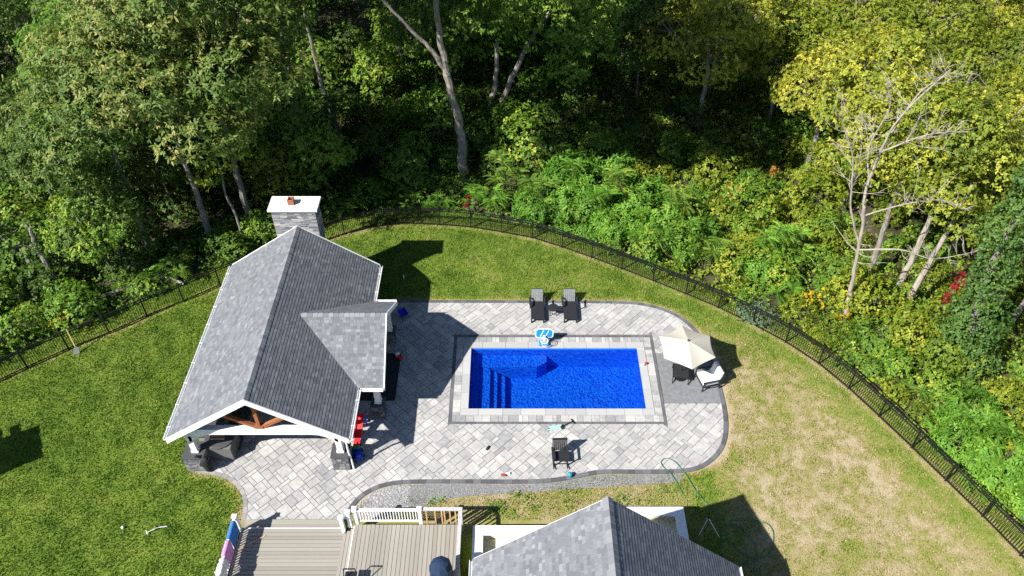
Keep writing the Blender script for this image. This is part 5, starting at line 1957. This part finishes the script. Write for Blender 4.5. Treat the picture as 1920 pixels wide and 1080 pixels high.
for i, (x, y, dx, lb) in enumerate([(19.48, 32.37, -.1, 'tan trunk just behind the bare bleached tree'), (20.58, 31.05, .2, 'slim tan trunk between the bleached tree and the red creeper'),
                                    (20.6, 29.88, .5, 'straight pale trunk left of the red creeper')]):
    stem_tree('yellowing_tree', 'yellow green tree with ' + lb, (x, y, -.03),
              [([(x, y, -.1), (x + dx * .3, y, 2), (x + dx, y + .2, 5), (x + dx * 1.4, y + .3, 8)], .2, .08)], 'bark_bleached' if i else 'bark_grey',
              [(x + dx - .5, y + .5, 7.6, 1.8, 1.7, 1.2), (x + dx + 1.3, y + 1.2, 8.8, 1.8, 1.8, 1.3), (x + dx + .2, y + 2.0, 10, 2.2, 2.2, 1.5), (x + dx - 1.4, y + 2.0, 8.5, 1.7, 1.7, 1.2), (x + dx + .8, y - .3, 6.2, 1.3, 1.2, .9)],
              ['leaf_yellow', 'leaf_lime', 'leaf_yellow'][i], L=.15, W=.1, seed=50 + i, dens=14, nleaf=8, top_yellow=.1)


# ivy-clad trunks
def ivy_tree(label, base, path, r_ivy, seed, leaf='leaf_ivy', twigs=0, bark='bark_grey'):
    t = stem_tree('ivy_clad_tree', label, base, [(path, .22, .08)], bark, None, seed=seed, twigs=twigs)
    rs = np.random.RandomState(seed)
    b0 = Vector(base)
    P, A = [], []
    q, _ = wob([tuple(Vector(p) - b0) for p in path], 1, 1, seed, 10, 0)
    n = len(q)
    lb = []
    for i in range(0, n - 1, 3):
        f = i / n
        rr_ = r_ivy * (1.0 - .35 * f) * rs.uniform(.75, 1.25)
        lb.append((q[i].x + rs.uniform(-.3, .3) * r_ivy, q[i].y + rs.uniform(-.3, .3) * r_ivy, q[i].z, rr_, rr_, rr_ * 1.25))
    inst('ivy', crown_mesh('ivy', lb, 24, 5, .13, .11, seed, leaf, shell=.4, tilt=(40, 100), droop=.6), t)
    return t


ivy_tree('tall leaning trunk smothered in dark ivy at the right edge', (22.1, 25.98, -.03), [(22.1, 25.98, 0), (21.6, 25.95, 2.5), (21.0, 25.9, 5.5), (20.8, 26, 8.5), (20.9, 26, 11), (20.6, 26, 14.5)], 1.15, 61)
ivy_tree('ivy wrapped trunk with bare branches at the left edge', (-24.37, 31.51, -.03), [(-24.37, 31.51, 0), (-24.6, 31.6, 1.6), (-24.7, 31.7, 3.2), (-24.6, 31.8, 4.2)], .42, 62, twigs=8)
ivy_tree('ivy wrapped leaning trunk left of its neighbour at the left edge', (-25.0, 32.0, -.03), [(-25.0, 32.0, 0), (-26.0, 32.2, 1.8), (-27.0, 32.4, 3.6), (-28.0, 32.5, 5.4)], .40, 63, twigs=9)
stem_tree('dead_tree', 'grey dead branches reaching in from the left edge', (-26.2, 31.2, -.03),
          [([(-26.2, 31.2, -.1), (-27.0, 31.4, 1.5), (-28.2, 31.5, 3.2), (-29.5, 31.6, 5)], .16, .05), ([(-27.4, 31.4, 2.2), (-27.0, 31.2, 4.0), (-26.6, 31.2, 5.6)], .06, .015),
           ([(-28.6, 31.5, 4), (-27.6, 31.2, 6.5), (-26.4, 31.0, 8.5), (-25.4, 30.8, 9.2)], .07, .015), ([(-27.6, 31.4, 4.2), (-25.9, 31, 5.6), (-24.9, 30.9, 6.0)], .05, .012)],
          'bark_grey', seed=64, twigs=6, cat='dead tree')

# ---- woods beyond, tree by tree
WOODS = []
rw = random.Random(77)


def fdist(x, y):
    d = 1e9
    for a, c in zip(FENCE_POSTS, FENCE_POSTS[1:]):
        dx, dy = c[0] - a[0], c[1] - a[1]
        t_ = max(0, min(1, ((x - a[0]) * dx + (y - a[1]) * dy) / (dx * dx + dy * dy)))
        d = min(d, math.hypot(x - a[0] - t_ * dx, y - a[1] - t_ * dy))
    return d


def try_spot(x, y, gap):
    if inside((x, y), YARD) or any(math.hypot(x - a, y - b_) < gap for a, b_ in WOODS):
        return False
    WOODS.append((x, y))
    return True


WOODS += [(-17.63, 36.04), (-15.49, 37.2), (-20.9, 35.2), (-3.06, 41.88), (-1.3, 47.9), (-11.7, 46.4), (17.4, 29.2), (19.5, 32.4), (20.6, 30.4), (22.1, 26)]
# tall canopy whose crowns rise above the picture and shade the middle of the woods
for i, (x, y, sc, k) in enumerate([(-13.6, 44.5, 1.0, 'tall'), (-8.0, 53.5, 1.0, 'tall'),
                                   (-19, 50, 1.0, 'tall'), (-1.5, 57, 1.0, 'tall')]):
    if try_spot(x, y, 1.0):
        tree(k, x, y, 'tall shaded forest tree with high crown', sc, None, 'leaf_dark', 'bark_dark' if i % 2 else 'bark_grey', 'tall canopy trees of the shaded woods', 'canopy_tree')
tries = 0
n_dark = n_right = 0
while tries < 9000:
    tries += 1
    x, y = rw.uniform(-52, 56), rw.uniform(24, 74)
    if abs(x) > .66 * (y * .727 + 20.6) + 7 or fdist(x, y) < 3.0 or (x < -22 and y < 37) or x < -33:
        continue
    if 1.5 < x < 19 and y < 50.5 - .28 * (x - 3):                # open thicket of shrubs right of centre
        continue
    if x > 9 and y < 33.5 and x < 25:
        continue
    if (-6.5 < x < 3.5 and y < 44.5) or (-4 < x < 8.5 and y < 53):
        continue
    right = x > 9 + max(0, (60 - y) * .05)
    gap = 4.0 if right else 3.0 if x < -24 or y > 50 else 2.7
    if not try_spot(x, y, gap):
        continue
    if right:
        k = rw.choice(['locust', 'locust2', 'locust', 'locust2', 'broad2'])
        far = y > 62
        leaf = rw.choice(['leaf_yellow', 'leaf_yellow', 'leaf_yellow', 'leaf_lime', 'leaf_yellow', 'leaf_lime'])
        nm = {'leaf_yellow': 'golden green', 'leaf_lime': 'lime green', 'leaf_fresh': 'fresh green', 'leaf_bush': 'mid green'}[leaf]
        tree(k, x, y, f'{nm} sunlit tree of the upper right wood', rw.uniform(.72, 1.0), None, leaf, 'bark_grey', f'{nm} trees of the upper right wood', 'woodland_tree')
        n_right += 1
    else:
        k = rw.choice(['broad1', 'broad2', 'broad3', 'broad3', 'small1', 'small1']) if not (-9 < x < 4 and y < 50) else rw.choice(['small1', 'small2', 'broad3'])
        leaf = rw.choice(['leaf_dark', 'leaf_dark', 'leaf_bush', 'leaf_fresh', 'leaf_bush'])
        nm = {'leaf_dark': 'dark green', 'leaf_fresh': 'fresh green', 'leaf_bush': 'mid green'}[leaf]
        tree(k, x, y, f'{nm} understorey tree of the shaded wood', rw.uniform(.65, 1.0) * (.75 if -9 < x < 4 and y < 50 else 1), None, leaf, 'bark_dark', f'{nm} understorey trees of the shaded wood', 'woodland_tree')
        n_dark += 1

# bright lime saplings close behind the left trunks and one golden tree in the shade
tree('small1', -13.8, 38.6, 'small lime green tree lit between the two grey oak trunks', .8, None, 'leaf_lime', name='sapling')
tree('small1', 8.3, 55.5, 'golden green conical tree glowing in the dark woods right of centre', 1.25, None, 'leaf_lime', name='sapling')

# ---- undergrowth along the fence
spots = []


def place(x, y, gap):
    if inside((x, y), YARD) or fdist(x, y) < .75 or any(math.hypot(x - a, y - b_) < gap for a, b_ in spots):
        return False
    spots.append((x, y))
    return True


SUM_SPOTS = [(1.5, 38.3, 1), (2.8, 37.4, 0), (3.9, 39.2, 3), (5.1, 37.1, 1), (6.3, 38.3, 3), (4.6, 41.3, 3), (6.2, 40.6, 1), (7.6, 36.4, 1), (8.3, 35.0, 0), (6.9, 35.2, 0), (9.4, 36.5, 3), (10.1, 34.6, 1), (10.9, 33.2, 0),
             (13.9, 33.2, 3), (12.2, 32.2, 1), (15.2, 33.6, 1), (14.8, 31.0, 2), (-.6, 38.2, 0), (-2.2, 38.9, 0), (-6.2, 39.0, 2), (-18.3, 32.7, 2), (-19.1, 32.4, 2), (3.0, 43.0, 3), (19.2, 21.4, 2), (20.2, 22.6, 0),
             (20.4, 20.2, 0), (21.4, 21.4, 1), (21.3, 18.6, 0), (22.3, 19.6, 1), (19.4, 24.0, 2), (22.6, 17.2, 0), (-.5, 40.6, 1), (-10.2, 38.2, 2), (-4.6, 38.6, 2)]
for (x, y, k) in SUM_SPOTS:
    spots.append((x, y))
    where = 'right of centre' if 1 < x < 16 else 'at the lower right' if x >= 16 else 'behind the far fence'
    bush(k, x, y, f'bright feathery sumac {where} beyond the fence', rnd.uniform(.6, 1.05), rnd.choice(['leaf_sumac', 'leaf_sumac', 'leaf_fresh']), f'sumac shrubs {where}', 'sumac', 'shrub', SUMAC, 'fronds')
for i, (x, y, sc) in enumerate([(1.2, 38.0, .8), (3.2, 38.2, 1.0), (5.0, 38.6, 1.15), (3.9, 40.4, 1.2), (5.9, 40.8, 1.1), (6.6, 37.2, 1.0), (7.6, 38.6, 1.05), (8.6, 36.4, .95), (5.6, 36.2, .75), (9.9, 34.9, .8),
                                (13.6, 32.8, .85), (19.9, 21.0, .75), (21.2, 20.0, .85), (20.9, 22.4, .8), (22.4, 18.4, .8)]):
    spots.append((x, y))
    bush(5, x, y, 'rounded bright green sumac mound ' + ('right of centre' if x < 16 else 'at the lower right fence'), sc, 'leaf_sumac', 'bright sumac mounds', 'sumac_mound', 'shrub')
bush(4, 13.3, 29.75, 'rounded grey green shrub just outside the right fence', 1.0, 'leaf_silver', None)
spots.append((13.3, 29.75))
tries = 0
while tries < 9000:
    tries += 1
    x, y = rw.uniform(-34, 34), rw.uniform(14, 62)
    d = fdist(x, y)
    thick = -4 < x < 24 and y < 60 - .2 * (x - 3)
    if abs(x) > .66 * (y * .727 + 20.6) + 3 or (d > 22 and not thick) or (d > 24):
        continue
    if x > 14.5 and y < 27 and x < 21 and d > 3 and rw.random() < .4:
        continue
    if x < -12 and d < 1.7:
        continue
    g_ = .95 if d < 4 and x > 0 else 1.15 if d < 3 else 1.5 if thick else 2.1
    if not place(x, y, g_):
        continue
    if thick and y > 42.5 and x > 0:  # darker leaf colours stand in for shade here, over dark green vines
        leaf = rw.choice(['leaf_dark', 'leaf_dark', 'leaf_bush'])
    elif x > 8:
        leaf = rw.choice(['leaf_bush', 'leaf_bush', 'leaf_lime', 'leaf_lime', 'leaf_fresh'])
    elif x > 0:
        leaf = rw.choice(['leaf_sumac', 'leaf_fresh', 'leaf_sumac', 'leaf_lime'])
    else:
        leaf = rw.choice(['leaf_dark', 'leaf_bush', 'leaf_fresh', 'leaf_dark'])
    k = rw.choice([0, 1, 2, 3, 4]) if d > 2 else rw.choice([0, 2, 4])
    if d > 5 and x < 4:
        k = rw.choice([1, 3, 3])
    nm = {'leaf_bush': 'mid green', 'leaf_lime': 'lime green', 'leaf_fresh': 'fresh green', 'leaf_dark': 'dark green', 'leaf_sumac': 'bright green'}[leaf]
    where = 'in the open thicket' if thick and x < 15 else 'along the right fence' if x > 9 else 'behind the far fence' if x > -12 else 'beyond the left fence'
    sc = rw.uniform(.55, .8) if d < 1.7 else rw.uniform(.75, 1.15)
    if d > 5 and x < 4:
        sc *= rw.uniform(1.0, 1.5)
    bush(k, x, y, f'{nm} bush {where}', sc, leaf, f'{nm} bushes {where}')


# flowers and coloured creepers
def flower_clump(label, x, y, mat, n, R_, h, seed, name='goldenrod', cat='flowers', L=.09, W=.06):
    rs = np.random.RandomState(seed)
    t = thing(name, label, cat, (x, y, -.02))
    st_ = MB()
    P = []
    for k in range(n):
        a, q = rs.uniform(0, 6.28), R_ * math.sqrt(rs.rand())
        hh = h * rs.uniform(.7, 1.15)
        st_.bar((q * math.cos(a) * .7, q * math.sin(a) * .7, 0), (q * math.cos(a), q * math.sin(a), hh), .02)
        for j in range(9):
            P.append((q * math.cos(a) + rs.normal(0, .07), q * math.sin(a) + rs.normal(0, .07), hh + rs.uniform(-.14, .1)))
    tag(st_.build('stems', 'leaf_bush', t), kind='stuff')
    P = np.array(P)
    A = unit(np.array([0, 0, 1.0]) + rs.normal(0, .5, P.shape))
    V, F, v = leaf_quads(P, A, 5, L, W, rs, base_v=np.full(len(P), .5))
    tag(inst('blooms', np_mesh('blooms', V, F, v, mat), t), kind='stuff')


flower_clump('yellow goldenrod blooming left of the bleached dead tree', 15.6, 29.9, 'petal_yellow', 15, .8, 1.2, 91, L=.07, W=.05)
flower_clump('small yellow goldenrod at the foot of the bleached dead tree', 16.9, 29.0, 'petal_yellow', 6, .45, 1.0, 92, L=.07, W=.05)
flower_clump('orange yellow flowers outside the left fence beside the shovel', -23.1, 28.6, 'petal_yellow', 7, .6, .9, 93, L=.06, W=.05)
flower_clump('orange leaved shrub in the open thicket near the red tints', 13.5, 38.6, 'leaf_orange', 5, .7, 1.9, 94, 'orange_shrub', 'shrub', .16, .12)
flower_clump('second orange leaved shrub higher in the open thicket', 16.0, 40.4, 'leaf_orange', 3, .5, 1.5, 95, 'orange_shrub', 'shrub', .16, .12)
flower_clump('dark red leaved plant just behind the middle of the far fence', -2.6, 37.9, 'leaf_red', 4, .25, 1.3, 96, 'red_shrub', 'shrub', .1, .08)
rc = thing('red_creeper', 'crimson creeper climbing a stem at the right side of the wood', 'creeper', (21.5, 28.6, -.03))
pts, rad = wob([(0, 0, 0), (.15, .1, 1.2), (.4, .2, 2.6), (.6, .3, 3.8)], .06, .03, 5)
MB().tube(pts, rad, 6).build('stem', 'bark_dark', rc)
inst('leaves', crown_mesh('leaves', [(p.x, p.y, p.z, .22, .22, .42) for p in pts[10::3]], 26, 5, .14, .11, 97, 'leaf_red', droop=.6), rc)
for i, (a, c, lb) in enumerate([((18.9, 30.6, .25), (20.2, 30.0, .12), 'fallen pale log on the ground right of the bleached tree'), ((-19.6, 32.6, .3), (-17.9, 31.9, .15), 'fallen branch with roots outside the left fence'),
                                ((21.9, 25.6, .0), (22.3, 26.0, .8), 'broken tan stump under the ivy clad tree'), ((-23.0, 30.2, .2), (-20.6, 31.6, .2), 'grey fallen log in the shade beyond the left fence')]):
    q, rd = wob([(0, 0, 0), tuple((Vector(c) - Vector(a)) * .5 + Vector((0, 0, .06))), tuple(Vector(c) - Vector(a))], .12, .07, 70 + i)
    o = MB().tube(q, rd, 8).build('fallen_log', 'bark_bleached' if i != 3 else 'bark_grey')
    o.location = a
    tag(o, lb, 'log')


# ground cover under the bushes
def ground_cover():
    rs = np.random.RandomState(55)
    n = 70000
    x, y = rs.uniform(-36, 36, n), rs.uniform(13, 66, n)
    k = ~inside_np(x, y, YARD)
    d = dist_np(x, y, FENCE_POSTS)
    k &= (d > 1.0 + .9 * vnoise(x, y, 1.2, 31) * (x < -3)) & (d < 26)
    k &= np.abs(x) < .66 * (y * .727 + 20.6) + 2
    k &= (vnoise(x, y, 1.6, 33) > .22) & ((d < 6) | (x > 0) | (rs.rand(n) < .35))
    x, y = x[k], y[k]
    n = len(x)
    h = .08 + .5 * vnoise(x, y, .9, 34) * rs.rand(n)
    P = np.stack([x, y, h], 1)
    A = unit(np.array([0, 0, 1.0]) + rs.normal(0, .35, (n, 3)))
    bv = .30 + .35 * sstep(2, 10, x) + .3 * (vnoise(x, y, 1.1, 35) - .4)
    V, F, v = leaf_quads(P, A, 5, .17, .11, rs, base_v=bv, jit=.14)
    tag(inst('ground_cover', np_mesh('ground_cover', V, F, v, 'leaf_bush'), None), 'low leafy ground cover and vines beyond the fence', 'ground cover', kind='stuff')
    # weeds in the soil strip in front of the house
    n = 800
    x, y = rs.uniform(-4.5, 8.2, n), rs.uniform(17.6, 19.3, n)
    k = (vnoise(x, y, .8, 41) > .52) & ~((x > -2) & (x < 7.1) & (y < 17.7)) & (y < 18.9 + .06 * x)
    x, y = x[k], y[k]
    n = len(x)
    P = np.stack([x, y, .03 + .10 * rs.rand(n)], 1)
    A = unit(np.array([0, 0, 1.0]) + rs.normal(0, .3, (n, 3)))
    V, F, v = leaf_quads(P, A, 6, .12, .04, rs, base_v=np.full(n, .5), jit=.2)
    tag(inst('weeds', np_mesh('weeds', V, F, v, 'leaf_bush'), None), 'weeds in the bare soil between patio and house', 'weeds', kind='stuff')


ground_cover()


# ------------------------------------------------------------------ tell look-alike plants apart by row and order
def ordinal(n):
    ones = ['', 'first', 'second', 'third', 'fourth', 'fifth', 'sixth', 'seventh', 'eighth', 'ninth', 'tenth', 'eleventh', 'twelfth', 'thirteenth', 'fourteenth', 'fifteenth', 'sixteenth', 'seventeenth', 'eighteenth', 'nineteenth']
    if n < 20:
        return ones[n]
    tens = {2: 'twenty', 3: 'thirty', 4: 'forty'}
    return {2: 'twentieth', 3: 'thirtieth', 4: 'fortieth'}[n // 10] if n % 10 == 0 else tens[n // 10] + '-' + ones[n % 10]


same = {}
for o in list(COL.objects):
    if o.parent is None and 'category' in o and 'group' in o and o['category'] in ('tree', 'bush', 'shrub'):
        same.setdefault(o['label'], []).append(o)
for lab, os_ in same.items():
    if len(os_) < 2:
        continue
    os_.sort(key=lambda o: o.location.y)
    rows = [os_] if len(os_) < 6 else [os_[:len(os_) // 3], os_[len(os_) // 3:2 * len(os_) // 3], os_[2 * len(os_) // 3:]]
    for row, nm in zip(rows, [''] if len(rows) == 1 else ['nearest row, ', 'middle row, ', 'farthest row, ']):
        row.sort(key=lambda o: o.location.x / (o.location.y * .727 + 20.6))
        for i, o in enumerate(row):
            o['label'] = f'{lab}, {nm}{ordinal(i + 1)} from left'
